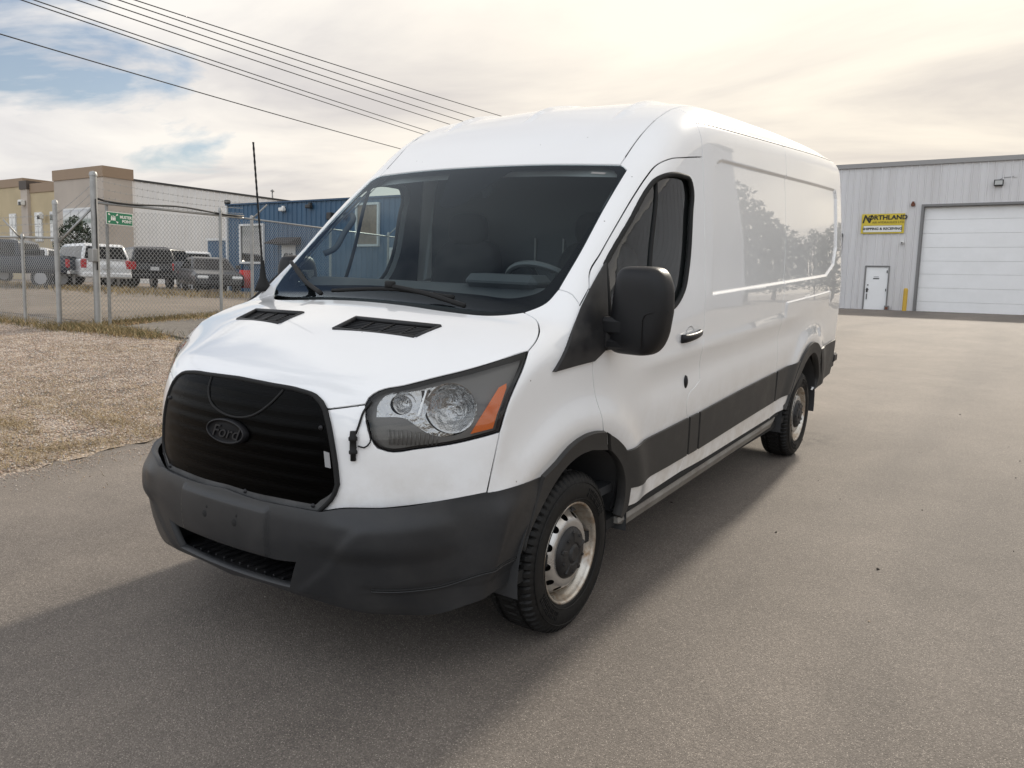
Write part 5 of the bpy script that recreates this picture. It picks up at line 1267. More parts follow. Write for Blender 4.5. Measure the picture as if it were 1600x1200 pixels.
MB().box(((xl+xr)/2,YW+12,(top+ZG)/2-.2),(xr-xl-.1,23.6,top-ZG)).build('building_core',MAT['siding_grey'],shop)
# roll-up door of level sections
gd=MB().box(((gx0+gx1)/2,YW+.22,(gz+ZG)/2-.1),(gx1-gx0,.02,gz-ZG+.2)).build('garage_door',MAT['door_white'],shop)
sec=[ZG-.02]+[wz(z) for z in (1.43,1.95,2.47,2.96,3.47,3.99,4.50)]+[gz]
for a,b in zip(sec,sec[1:]): MB().box(((gx0+gx1)/2,YW+.19,(a+b)/2),(gx1-gx0-.04,.05,b-a-.008),None,.006).build('door_section',MAT['door_white'],gd)
jb=MB(); jb.box((gx0-.05,YW-.03,(gz+ZG)/2),(.10,.10,gz-ZG)); jb.box((gx1+.05,YW-.03,(gz+ZG)/2),(.10,.10,gz-ZG)); jb.box(((gx0+gx1)/2,YW-.03,gz+.05),(gx1-gx0+.2,.10,.10)); jb.box((gx0+.01,YW+.10,(gz+ZG)/2),(.02,.24,gz-ZG)); jb.box(((gx0+gx1)/2,YW+.10,gz-.01),(gx1-gx0,.24,.02)); jb.build('door_jamb',MAT['frame_grey'],gd)
# side door
sd=MB().box(((dx0+dx1)/2,YW+.02,(dz+ZG)/2),(dx1-dx0-.06,.05,dz-ZG-.04),None,.006).build('side_door',MAT['door_white'],shop)
MB().box((dx0,YW-.02,(dz+ZG)/2),(.05,.09,dz-ZG)).box((dx1,YW-.02,(dz+ZG)/2),(.05,.09,dz-ZG)).box(((dx0+dx1)/2,YW-.02,dz+.02),(dx1-dx0+.05,.09,.05)).build('door_frame',MAT['frame_grey'],sd)
MB().box((dx0+.13,YW-.03,ZG+.98),(.07,.05,.20),None,.01).box((dx0+.15,YW-.07,ZG+1.0),(.13,.03,.03),None,.01).box((dx0+.13,YW-.025,ZG+.68),(.035,.03,.26)).box((dx0+.15,YW-.025,ZG+1.22),(.05,.03,.05)).build('door_handle',MAT['dark_metal'],sd)
MB().box((dx1-.08,YW-.02,ZG+1.85),(.03,.05,.12)).box((dx1-.08,YW-.02,ZG+1.0),(.03,.05,.12)).build('hinge',MAT['dark_metal'],sd)
MB().box(((dx0+dx1)/2-.02,YW-.01,ZG+1.52),(.26,.006,.05)).box(((dx0+dx1)/2-.02,YW-.01,ZG+1.60),(.22,.006,.02)).build('door_notice',MAT['dark_metal'],sd)
# company sign
def P3(o,x,y,z,rx=math.pi/2): o.location=(x,y,z); o.rotation_euler=(rx,0,0); return o
sx0,sx1,sz0,sz1=wx(-3.63),wx(-2.10),wz(4.0),wz(4.75); sw_,sh_=sx1-sx0,sz1-sz0; cxs=(sx0+sx1)/2
sg_=empty('company_sign',(cxs,YW-.06,sz0)); tag(sg_,'yellow company sign with white lower strip on the grey workshop wall','sign')
MB().box((0,0,sh_/2),(sw_,.03,sh_),None,.004).build('board',MAT['sign_yellow'],sg_)
MB().box((0,-.017,sh_*.235),(sw_*.90,.008,sh_*.34)).build('lower_strip_frame',MAT['sign_black'],sg_); MB().box((0,-.020,sh_*.235),(sw_*.885,.008,sh_*.32)).build('lower_strip',MAT['sign_white'],sg_)
P3(text_mesh('big_initial','N',sh_*.56,MAT['sign_black'],sg_,.002,.25,bold=.012),-sw_*.385,-.022,sh_*.72)
P3(text_mesh('name_line','ORTHLAND',sh_*.31,MAT['sign_black'],sg_,.002,bold=.010,sx=1.10),sw_*.105,-.022,sh_*.80)
P3(text_mesh('trade_line','AIR HYDRAULICS LTD.',sh_*.145,MAT['sign_olive'],sg_,.002,bold=.003,sx=1.05),sw_*.13,-.022,sh_*.56)
P3(text_mesh('department_line','SHIPPING & RECEIVING',sh_*.165,MAT['sign_black'],sg_,.002,bold=.006,sx=1.10),0,-.027,sh_*.235)
# small fittings on the wall
o=MB().box((0,0,0),(.36,.14,.26),None,.02).build('flood_light',MAT['dark_metal']); o.location=(wx(.86),YW-.12,wz(5.74)); tag(o,'black framed floodlight high on the wall over the white roll-up door','light')
MB().box((0,-.075,0),(.28,.01,.18)).build('lens',MAT['lamp_glass'],o); MB().tube([(0,.05,.1),(.12,.1,.22),(.55,.10,.24)],.012,6).build('conduit',MAT['frame_grey'],o,True); MB().box((.58,.10,.27),(.10,.03,.12)).build('junction_box',MAT['siding_grey'],o)
o=MB().box((0,0,0),(.16,.10,.14),None,.02).box((0,-.02,.10),(.10,.08,.08),None,.01).build('alarm_bell',MAT['rust_brown']); o.location=(wx(-1.86),YW-.08,wz(5.06)); tag(o,'small rust brown alarm fitting beside the corner of the roll-up door','alarm')
o=MB().lathe([(0,-.12),(.05,-.12),(.06,-.05),(.06,.05)],(0,0,0),'y',14).box((0,.05,.02),(.10,.05,.12)).build('security_camera',MAT['sign_white'],None,True,.6); o.location=(wx(-2.12),YW-.08,wz(3.63)); tag(o,'small white security camera under the yellow company sign','camera')
MB().lathe([(0,-.125),(.035,-.125),(.04,-.121)],(0,0,0),'y',12).build('lens',MAT['dark_metal'],o)
o=MB().lathe([(.001,1.10),(.06,1.09),(.09,1.05),(.095,1.0),(.095,0)],(0,0,0),'z',20).build('bollard',MAT['bollard_yellow'],None,True); o.location=(wx(-1.77),YW-.8,ZG); tag(o,'yellow steel bollard between the side door and the roll-up door','bollard')
o=MB().box((0,0,.14),(.20,.16,.28),None,.01).build('meter_box',MAT['frame_grey']); o.location=(wx(-2.46),YW-.2,ZG); tag(o,'small grey box standing at the foot of the white side door','box')
MB().box((0,-.085,.16),(.12,.01,.12)).build('front_plate',MAT['rust_brown'],o)
dn=MB().box((0,0,1.75),(.10,.12,3.5)).box((0,-.02,3.55),(.16,.16,.14)).build('downpipe',MAT['dark_metal']); dn.location=(wx(-4.36),YW-.10,ZG); tag(dn,'dark downpipe on the grey wall just beside the back of the van','pipe')

# the workshop's wing stands out of the frame on the right; the van's side and door window mirror it
wing=empty('workshop_wing'); tag(wing,'grey ribbed metal wing mirrored in the side window of the van door','building')
wtop=8.6; wme=ribbed(PW,.3,wtop,'siding_grey','siding_panel',.45,.07); WX0,WY0=9.4,24.0
for k in range(40): put(wme,'siding_panel',WX0+k*PW,wing,WY0)
for k in range(6):
    o=bpy.data.objects.new('siding_panel',wme); link(o,wing); o.location=(WX0,WY0+(k+1)*PW,0); o.rotation_euler=(0,0,-math.pi/2)
MB().box((WX0+18,WY0+2.7,wtop/2+.3),(35.8,5.2,wtop-.7)).build('building_core',MAT['siding_grey'],wing); MB().box((WX0+18,WY0-.02,wtop+.07),(36.3,.18,.2)).box((WX0-.02,WY0+2.7,wtop+.07),(.18,5.3,.2)).build('roof_trim',MAT['trim_grey'],wing)
# ================================================================ blue office building behind the fence
mat('siding_blue',(.040,.098,.170),.45,noise=(.9,(.031,.078,.14),.4,.75),world=True,stretch=(1.4,1.4,.15)); mat('blue_trim',(.03,.07,.13),.5); mat('white_trim',(.66,.66,.64),.5); mat('brick_tan',(.30,.22,.14),.8,noise=(8,(.20,.14,.09),.4,.7)); mat('awning_dark',(.035,.03,.028),.8)
glass_mat('office_glass',(.25,.28,.30),.02,1.5,.10); mat('blind_grey',(.45,.46,.45),.7)
YB=22.1; zt=4.93; zb=.92
off=empty('blue_office'); tag(off,'low blue ribbed metal office building behind the wire fence','building')
bp_=ribbed(.9,zb-.3,zt,'siding_blue','siding_panel',.30,.035)
bx0=-29.6; nB=18
winx=(-28.62,-26.92); doorx=(-25.72,-24.86); openx=(-19.3,-17.0); hiw=(-21.2,-19.9)
for k in range(nB): put(bp_,'siding_panel',bx0+.9*k,off,YB)
MB().box((bx0+.45*nB,YB+6,(zt+zb)/2-.2),(.9*nB-.06,11.8,zt-zb-.1)).build('building_core',MAT['siding_blue'],off)
MB().box((bx0+.45*nB,YB-.02,zt+.03),(.9*nB+.1,.14,.07)).build('roof_trim',MAT['blue_trim'],off); MB().box((bx0+.02,YB-.04,(zt+zb)/2),(.10,.10,zt-zb)).build('corner_trim',MAT['white_trim'],off)
def window(par,x0,x1,z0,z1,y,bars=1,fill='office_glass',tr='white_trim'):
    w=MB(); t=.09
    w.box(((x0+x1)/2,y,z1-t/2),(x1-x0,.10,t)).box(((x0+x1)/2,y,z0+t/2),(x1-x0,.12,t)).box((x0+t/2,y,(z0+z1)/2),(t,.10,z1-z0-2*t)).box((x1-t/2,y,(z0+z1)/2),(t,.10,z1-z0-2*t))
    o=w.build('window',MAT[tr],par); MB().box(((x0+x1)/2,y+.02,(z0+z1)/2),(x1-x0-2*t,.02,z1-z0-2*t)).build('pane',MAT[fill],o); return o
wn=window(off,winx[0],winx[1],2.25,4.05,YB-.07); MB().box(((winx[0]+winx[1])/2,YB-.036,2.85),(1.4,.01,1.0)).build('blind',MAT['brick_tan'],wn)
dr_=MB().box(((doorx[0]+doorx[1])/2,YB-.06,2.02),(.86,.06,2.1)).build('door',MAT['white_trim'],off)
P3(text_mesh('house_number','4918',.30,MAT['sign_black'],dr_,.004,bold=.008),(doorx[0]+doorx[1])/2,YB-.10,2.62); MB().box(((doorx[0]+doorx[1])/2,YB-.09,1.75),(.5,.02,.9)).build('pane',MAT['blind_grey'],dr_)
aw=MB().prism([(YB-.75,3.10),(YB-.75,3.16),(YB-.05,3.42),(YB-.05,3.10)],doorx[0]-.35,doorx[1]+.35,'x').build('awning',MAT['awning_dark'],off)
ow=window(off,openx[0],openx[0]+1.05,1.55,2.95,YB-.07,fill='blind_grey'); window(off,openx[0]+1.15,openx[1],1.55,2.95,YB-.07,fill='blind_grey')
mat('open_red',(.65,.08,.05),.5,emit=(1,.12,.06),estr=.6); P3(text_mesh('open_sign','OPEN',.30,MAT['open_red'],ow,.004,bold=.006),openx[0]+.52,YB-.10,2.60)
window(off,hiw[0],hiw[1],3.0,4.75,YB-.07,fill='brick_tan')
for x,z in ((-25.6,4.62),(-23.9,4.70)):
    o=MB().box((0,0,0),(.30,.20,.16),None,.03).box((0,.08,.06),(.12,.10,.2)).build('wall_lamp',MAT['sign_white' if x<-25 else 'dark_metal']); o.location=(x,YB-.16,z)
    tag(o,'small white wall lamp under the eave of the blue office' if x<-25 else 'dark wall lamp under the eave of the blue office','light')
for dx in (0,.75):
    o=MB().box((0,0,0),(.26,.26,.30),None,.03).box((0,.14,0),(.1,.1,.1)).build('wall_speaker',MAT['dark_metal']); o.location=(-22.55+dx,YB-.2,4.25); tag(o,'left one of two black boxes high on the blue wall' if dx==0 else 'right one of two black boxes high on the blue wall','speaker',group='black boxes on the blue wall')
o=MB().box((0,0,.1),(.25,.2,.18),None,.03).tube([(0,.1,0),(0,.15,.1)],.03,6).build('roof_camera',MAT['dark_metal']); o.location=(-29.45,YB-.1,zt+.05); tag(o,'dark camera on the left roof corner of the blue office','camera')
shx,shy=-36.6,26.0
lowb=MB().box((shx+3.4,shy+3.0,2.2),(6.8,6,2.9)).build('blue_shed',MAT['siding_blue']); tag(lowb,'small blue shed between the white warehouse and the blue office','shed')
MB().box((shx+3.4,shy-.03,3.68),(6.9,.1,.12)).build('roof_trim',MAT['white_trim'],lowb)
bk=MB().lathe([(.001,.0),(.13,.0),(.18,.55),(.16,.55),(.12,.03)],(0,0,0),'z',20).build('bucket',mat('bucket_red',(.45,.03,.025),.5),None,True); bk.location=G(-24.3,19.0,.25); bk.scale=(1.5,1.5,1.3); tag(bk,'red bucket standing by the blue office wall','bucket')
MB().tube([(-.17,0,.54),(-.1,0,.70),(.1,0,.70),(.17,0,.54)],.01,6).build('handle',MAT['dark_metal'],bk,True)
o=MB().lathe([(.001,1.2),(.07,1.19),(.10,1.1),(.10,0)],(0,0,0),'z',16).build('bollard',MAT['bollard_yellow'],None,True); o.location=G(-23.2,20.2); tag(o,'yellow bollard beside the blue office door','bollard')

# ================================================================ tan office block and white warehouse far left
mat('stucco_tan',(.50,.41,.26),.85,noise=(.4,(.44,.36,.23),.4,.7)); mat('stucco_grey',(.47,.41,.35),.85,noise=(.3,(.40,.35,.30),.4,.7)); mat('cap_brown',(.30,.215,.145),.7); mat('pilaster_dark',(.07,.055,.045),.6); mat('warehouse_white',(.74,.735,.72),.55,noise=(.25,(.67,.66,.645),.4,.7))
glass_mat('block_glass',(.30,.34,.35),.02,1.5,.25)
blk=empty('tan_office_block'); tag(blk,'tan stucco office block with brown parapets at the far left','building')
YT=32.0
def mass(x0,x1,zt_,y,matn,cap=.75,capm='cap_brown',dep=14):
    MB().box(((x0+x1)/2,y+dep/2,(zt_+.9)/2),(x1-x0,dep,zt_-.9+.4)).build('wall',MAT[matn],blk); MB().box(((x0+x1)/2,y+dep/2,zt_+.2-cap/2+.02),(x1-x0+.16,dep+.16,cap)).build('parapet',MAT[capm],blk)
mass(-64.2,-57.0,9.5,YT-.4,'stucco_grey',.8,dep=2.3); mass(-68.9,-64.2,8.75,YT,'stucco_tan',.75); mass(-70.0,-68.9,9.0,YT-.25,'stucco_grey',.7,'pilaster_dark'); mass(-86,-70.0,9.3,YT,'stucco_tan',.7)
for x0,x1 in ((-72.6,-71.4),(-68.2,-67.0),(-65.7,-64.6)):
    w=MB().box(((x0+x1)/2,YT-.02,5.4),(x1-x0,.12,2.4)).build('window',MAT['white_trim'],blk)
    for i in range(2):
        for j in range(2): MB().box((x0+(x1-x0)*(.27+.46*i),YT-.09,4.8+1.16*j),((x1-x0)*.40,.03,1.02)).build('pane',MAT['block_glass'],w)
w=MB().box((-60.4,YT-.42,4.6),(4.9,.10,4.2)).build('glass_front',MAT['white_trim'],blk)
for i in range(4):
    for j in range(3): MB().box((-62.85+.61+1.225*i,YT-.48,2.5+.68+1.37*j),(1.12,.03,1.27)).build('pane',MAT['block_glass'],w)
for x,z in ((-69.4,7.4),(-66.4,6.2)):
    o=MB().box((0,0,0),(.5,.4,.45),None,.05).build('wall_lamp',MAT['sign_white']); o.location=(x,YT-.5,z); tag(o,'white lamp on the pilaster of the tan block' if x<-69 else 'white lamp between the two narrow windows of the tan block','light'); MB().box((.1,-.2,-.1),(.3,.05,.3)).build('lens',MAT['dark_metal'],o)
wh=empty('white_warehouse'); tag(wh,'long white metal warehouse stretching back behind the parked vehicles','building')
XW=-57.35; wl=ribbed(1.2,.6,1.0,'warehouse_white','siding_panel',.6,.03)
me=ribbed(3.0,.6,8.95,'warehouse_white','siding_panel',.6,.04)
for k in range(30):
    o=bpy.data.objects.new('siding_panel',me); link(o,wh); o.location=(XW,33.2+3*k,0); o.rotation_euler=(0,0,math.pi/2)
MB().box((XW-9.05,78.4,4.7),(17.9,90,8.4)).build('building_core',MAT['warehouse_white'],wh); MB().box((XW-.02,78.3,9.0),(.2,90,.16)).build('roof_trim',MAT['dark_metal'],wh)
o=MB().tube([(0,0,0),(0,0,1.3)],.10,8).lathe([(.1,1.3),(.26,1.3),(.26,1.45),(.05,1.6)],(0,0,0),'z',12).build('roof_vent',MAT['frame_grey'],None,True); o.location=(XW-1.2,48.7,8.9); o.scale=(.7,.7,.7); tag(o,'small vent pipe on the roof of the white warehouse','vent')

# ================================================================ chain-link fence, gate and sign
mat('galvanised',(.36,.36,.35),.45,metal=.55,noise=(6,(.27,.27,.26),.4,.75)); mat('wire_grey',(.36,.36,.355),.5,metal=.2); mat('cable_black',(.012,.012,.012),.6)
def chain_mesh(P0,P1,h,dia,name,par,r=.0028,z0=.05,lift=None):
    P0=np.array(P0,float); P1=np.array(P1,float); Ln=np.linalg.norm(P1-P0); u=(P1-P0)/Ln; n=np.array([-u[1],u[0]])
    nw=int(Ln/(dia*.5)); nz=int(h/(dia*.5)); V=[];F=[]
    for k in range(nw-1):
        base=P0+u*(k*dia*.5); pts=[]
        for j in range(nz+1):
            a=base+u*(dia*.5*((j+k)%2)); g=float(ground(*a)) if lift is None else lift
            pts.append((a[0]+n[0]*.004*(1 if (j%2) else -1),a[1]+n[1]*.004*(1 if (j%2) else -1),g+z0+j*dia*.5))
        i0=len(V)
        for p in pts:
            for q in range(3):
                w=2*math.pi*q/3; V.append((p[0]+u[0]*r*math.cos(w)+n[0]*r*math.sin(w),p[1]+u[1]*r*math.cos(w)+n[1]*r*math.sin(w),p[2]))
        for j in range(len(pts)-1):
            for q in range(3): F.append((i0+3*j+q,i0+3*j+(q+1)%3,i0+3*j+3+(q+1)%3,i0+3*j+3+q))
    o=mesh_obj(name,V,F,MAT['wire_grey'],par); return o
def post(par,x,y,h,r,name='post',lean=(0,0)):
    g=float(ground(x,y)); mb=MB(); mb.tube([(x,y,g-.1),(x+lean[0],y+lean[1],g+h)],r,12); mb.lathe([(r*1.15,0),(r*1.15,.04),(r*.9,.075),(.001,.095)],(x+lean[0],y+lean[1],g+h-.01),'z',12); return mb.build(name,MAT['galvanised'],par,True,.7)
def barbed(par,A,B,sag=.02,n=30):
    A=np.array(A);B=np.array(B); pts=[A+(B-A)*t-np.array([0,0,sag*4*t*(1-t)]) for t in np.linspace(0,1,n)]
    mb=MB().tube(pts,.0035,4,False)
    for t in np.arange(.02,1,.13/np.linalg.norm(B-A)):
        p=A+(B-A)*t-np.array([0,0,sag*4*t*(1-t)]); mb.tube([p+[.012,.0,.02],p-[.012,0,.02]],.003,3); mb.tube([p+[-.012,.01,.02],p-[-.012,.01,.02]],.003,3)
    return mb.build('barbed_wire',MAT['galvanised'],par)
fA=empty('wire_fence',G(-12.6,5.75)); fA.location=(0,0,0); tag(fA,'low chain-link fence section with barbed wire at the left edge','fence')
xs_=[-23.4,-18.6,-13.72]; yF=5.66
for x in xs_:
    post(fA,x,yF,1.66,.030); g=float(ground(x,yF)); MB().tube([(x,yF,g+1.62),(x-.05,yF-.30,g+1.98)],.016,6).build('barb_arm',MAT['galvanised'],fA,True)
pe=(-12.62,5.74)
post(fA,*pe,2.28,.046,'terminal_post')
MB().tube([G(-25,yF,1.67),G(-18,yF,1.67),(pe[0],pe[1],float(ground(*pe))+1.67)],.022,8).build('top_rail',MAT['galvanised'],fA,True)
chain_mesh((-25,yF),(-12.64,yF+.06),1.62,.075,'chain_link',fA,.0042)
for k in range(3): barbed(fA,G(-25,yF-.10-.09*k,1.74+.12*k),(pe[0],pe[1],float(ground(*pe))+1.78+.15*k),.05,40)
gt=empty('sliding_gate',(0,0,0)); tag(gt,'tall chain-link gate with barbed wire across the yard entrance','gate')
gp0=np.array([-12.32,6.30]); gp1=np.array([-13.07,10.2]); gp2=np.array([-16.7,21.2])
post(gt,*gp0,2.83,.062,'gate_post'); g0=float(ground(*gp0))
post(gt,gp0[0]-.12,gp0[1]+.30,2.3,.03,'gate_stile')
MB().tube([(gp0[0],gp0[1],g0+2.28),(pe[0],pe[1],float(ground(*pe))+1.55)],.022,8).build('brace',MAT['galvanised'],gt,True)
for k in range(3): barbed(gt,(gp0[0],gp0[1],g0+2.40+.15*k),(pe[0],pe[1],float(ground(*pe))+1.78+.15*k),.02,16)
chain_mesh(pe,gp0,1.75,.075,'chain_link',gt,.005)
gtop=lambda p: float(ground(*p))+2.55
zt0,zt1=g0+2.34,float(ground(*gp1))+2.24
MB().tube([(*gp0,zt0),(*gp1,zt1)],.026,8).build('top_rail',MAT['galvanised'],gt,True)
MB().tube([(*(gp0+[.03,.0]),zt0+.08)]+[(*(gp0+(gp1-gp0)*t+[.03,0]),zt0+(zt1-zt0)*t+.06-.03*math.sin(9*t)) for t in np.linspace(.05,1,14)],.020,6).build('cable',MAT['cable_black'],gt,True)
MB().tube([(gp0[0]+.09,gp0[1]-.02,zt0+.06),(gp0[0]+.10,gp0[1]-.02,zt0-.3),(gp0[0]+.10,gp0[1]-.03,zt0-1.1),(gp0[0]+.09,gp0[1]-.03,zt0-1.25)],.014,6).build('hanging_cable',MAT['cable_black'],gt,True)
MB().box((gp0[0]+.06,gp0[1]-.09,g0+1.36),(.17,.10,.24),None,.01).build('lock_box',MAT['galvanised'],gt)
chain_mesh(gp0,gp1,2.12,.095,'chain_link',gt,.0048,.12)
for k in range(3): barbed(gt,(*gp0,zt0+.12+.15*k),(*gp1,zt1+.10+.12*k),.06,40)
post(gt,*(gp1+np.array([.18,-.75])),2.35,.035,'gate_post')
fB=empty('far_wire_fence',(0,0,0)); tag(fB,'chain-link fence running back in front of the blue office','fence')
for t in (.03,.36,.70,1.0):
    p=gp1+(gp2-gp1)*t; post(fB,*p,2.24,.038); g=float(ground(*p)); MB().tube([(p[0],p[1],g+2.22),(p[0]+.28,p[1]+.22,g+2.58)],.018,6).build('barb_arm',MAT['galvanised'],fB,True)
MB().tube([(*gp1,float(ground(*gp1))+2.24),(*gp2,float(ground(*gp2))+2.20)],.022,8).build('top_rail',MAT['galvanised'],fB,True)
chain_mesh(gp1,gp2,2.18,.095,'chain_link',fB,.0050)
# far fence by the vehicles
# green sign on the gate
mat('sign_green',(.010,.16,.075),.45)
sgc=gp0+(gp1-gp0)*.13+np.array([.06,0]); zs=zt0-.26; ug=(gp1-gp0)/np.linalg.norm(gp1-gp0)
ms=empty('muster_sign'); tag(ms,'green and white muster point sign hanging on the gate','sign')
ms.matrix_world=Matrix.Translation((sgc[0],sgc[1],zs))@Matrix.Rotation(math.atan2(ug[1],ug[0]),4,'Z')@Matrix.Rotation(math.pi/2,4,'X')@Matrix.Scale(.60,4)
def flat(pts,z,name,matn):
    return mesh_obj(name,[(x,y,z) for x,y in pts],[tuple(range(len(pts)))],MAT[matn],ms,smooth=False)
SW,SH=1.02,.40
MB().box((0,0,0),(SW,SH,.012)).build('board',MAT['sign_white'],ms); MB().box((0,0,.008),(SW*.95,SH*.90,.004)).build('green_field',MAT['sign_green'],ms)
t1=text_mesh('word','MUSTER',.125,MAT['sign_white'],ms,.001,bold=.004); t1.location=(.23,.055,.012); t2=text_mesh('word','POINT',.125,MAT['sign_white'],ms,.001,bold=.004); t2.location=(.27,-.075,.012)
for sx_ in (-1,1):
    for sy_ in (-1,1):
        cx_,cy_=-.25+sx_*.155,sy_*.115
        flat([(cx_-sx_*.06,cy_-sy_*.035),(cx_+sx_*.035,cy_-sy_*.010),(cx_+sx_*.005,cy_+sy_*.045)][::(1 if sx_*sy_>0 else -1)],.0115,'arrow','sign_white')
for k,dx in enumerate((-.06,0,.06)):
    c_=[( -.25+dx+.020*math.cos(w),.055+(.012 if k==1 else 0)+.020*math.sin(w)) for w in np.linspace(0,2*math.pi,13)[:-1]]; flat(c_,.0115+.0003*k,'figure_head','sign_white')
    flat([(-.25+dx-.024,-.07),(-.25+dx+.024,-.07),(-.25+dx+.026,.03),(-.25+dx-.026,.03)],.0115+.0003*k,'figure_body','sign_white')

# ================================================================ parked vehicles
mat('car_tyre',(.02,.02,.02),.7); mat('car_rim',(.35,.35,.36),.35,metal=.7); glass_mat('car_glass',(.05,.052,.056),.03,1.33,.0); mat('car_trim',(.03,.03,.03),.5); mat('car_lamp',(.75,.75,.73),.15,coat=.5); mat('tail_red',(.42,.02,.025),.25,coat=.5); mat('plate_white',(.6,.6,.6),.5); mat('chrome_dull',(.55,.55,.55),.2,metal=1)
def bev_prism(poly,w,bev,name,mt,par,taper=None):
    """side outline (y,z) given width; taper=(z0,z1,dx) leans the sides in"""
    bm=bmesh.new(); vs=[]
    for s in (-1,1):
        row=[]
        for y,z in poly:
            x=w/2
            if taper and z>taper[0]: x-=taper[2]*min(1,(z-taper[0])/(taper[1]-taper[0]))
            row.append(bm.verts.new((s*x,y,z)))
        vs.append(row)
    n=len(poly); bm.faces.new(vs[0]); bm.faces.new(vs[1][::-1])
    for i in range(n): bm.faces.new((vs[0][(i+1)%n],vs[0][i],vs[1][i],vs[1][(i+1)%n]))
    bmesh.ops.recalc_face_normals(bm,faces=bm.faces)
    if bev: bmesh.ops.bevel(bm,geom=list(bm.edges),offset=bev,segments=2,profile=.6,affect='EDGES',clamp_overlap=True)
    me=bpy.data.meshes.new(name); bm.to_mesh(me); bm.free(); me.materials.append(mt)
    for p in me.polygons: p.use_smooth=True
    o=bpy.data.objects.new(name,me); link(o,par); return o
CAR={ # length, width, belt, roof, body outline, cabin outline (front to rear; y forward)
 'suv':dict(L=5.2,W=2.02,body=[(2.58,.45),(2.60,.80),(2.50,1.05),(1.45,1.18),(-2.50,1.22),(-2.60,.95),(-2.58,.48)],cab=[(1.45,1.16),(.75,1.80),(.40,1.88),(-2.15,1.88),(-2.35,1.80),(-2.55,1.20)],ax=1.55),
 'pickup':dict(L=5.9,W=2.05,body=[(2.90,.55),(2.92,.90),(2.85,1.15),(1.55,1.25),(-2.85,1.30),(-2.92,.95),(-2.90,.60)],cab=[(1.50,1.22),(.85,1.86),(.55,1.93),(-.75,1.93),(-.95,1.85),(-1.05,1.26)],ax=1.85),
 'sedan':dict(L=4.6,W=1.82,body=[(2.28,.30),(2.32,.55),(2.20,.74),(1.10,.93),(-1.60,.98),(-2.25,.95),(-2.30,.60),(-2.26,.32)],cab=[(1.15,.90),(.25,1.38),(-.05,1.45),(-.95,1.44),(-1.25,1.36),(-1.95,.96)],ax=1.35)}
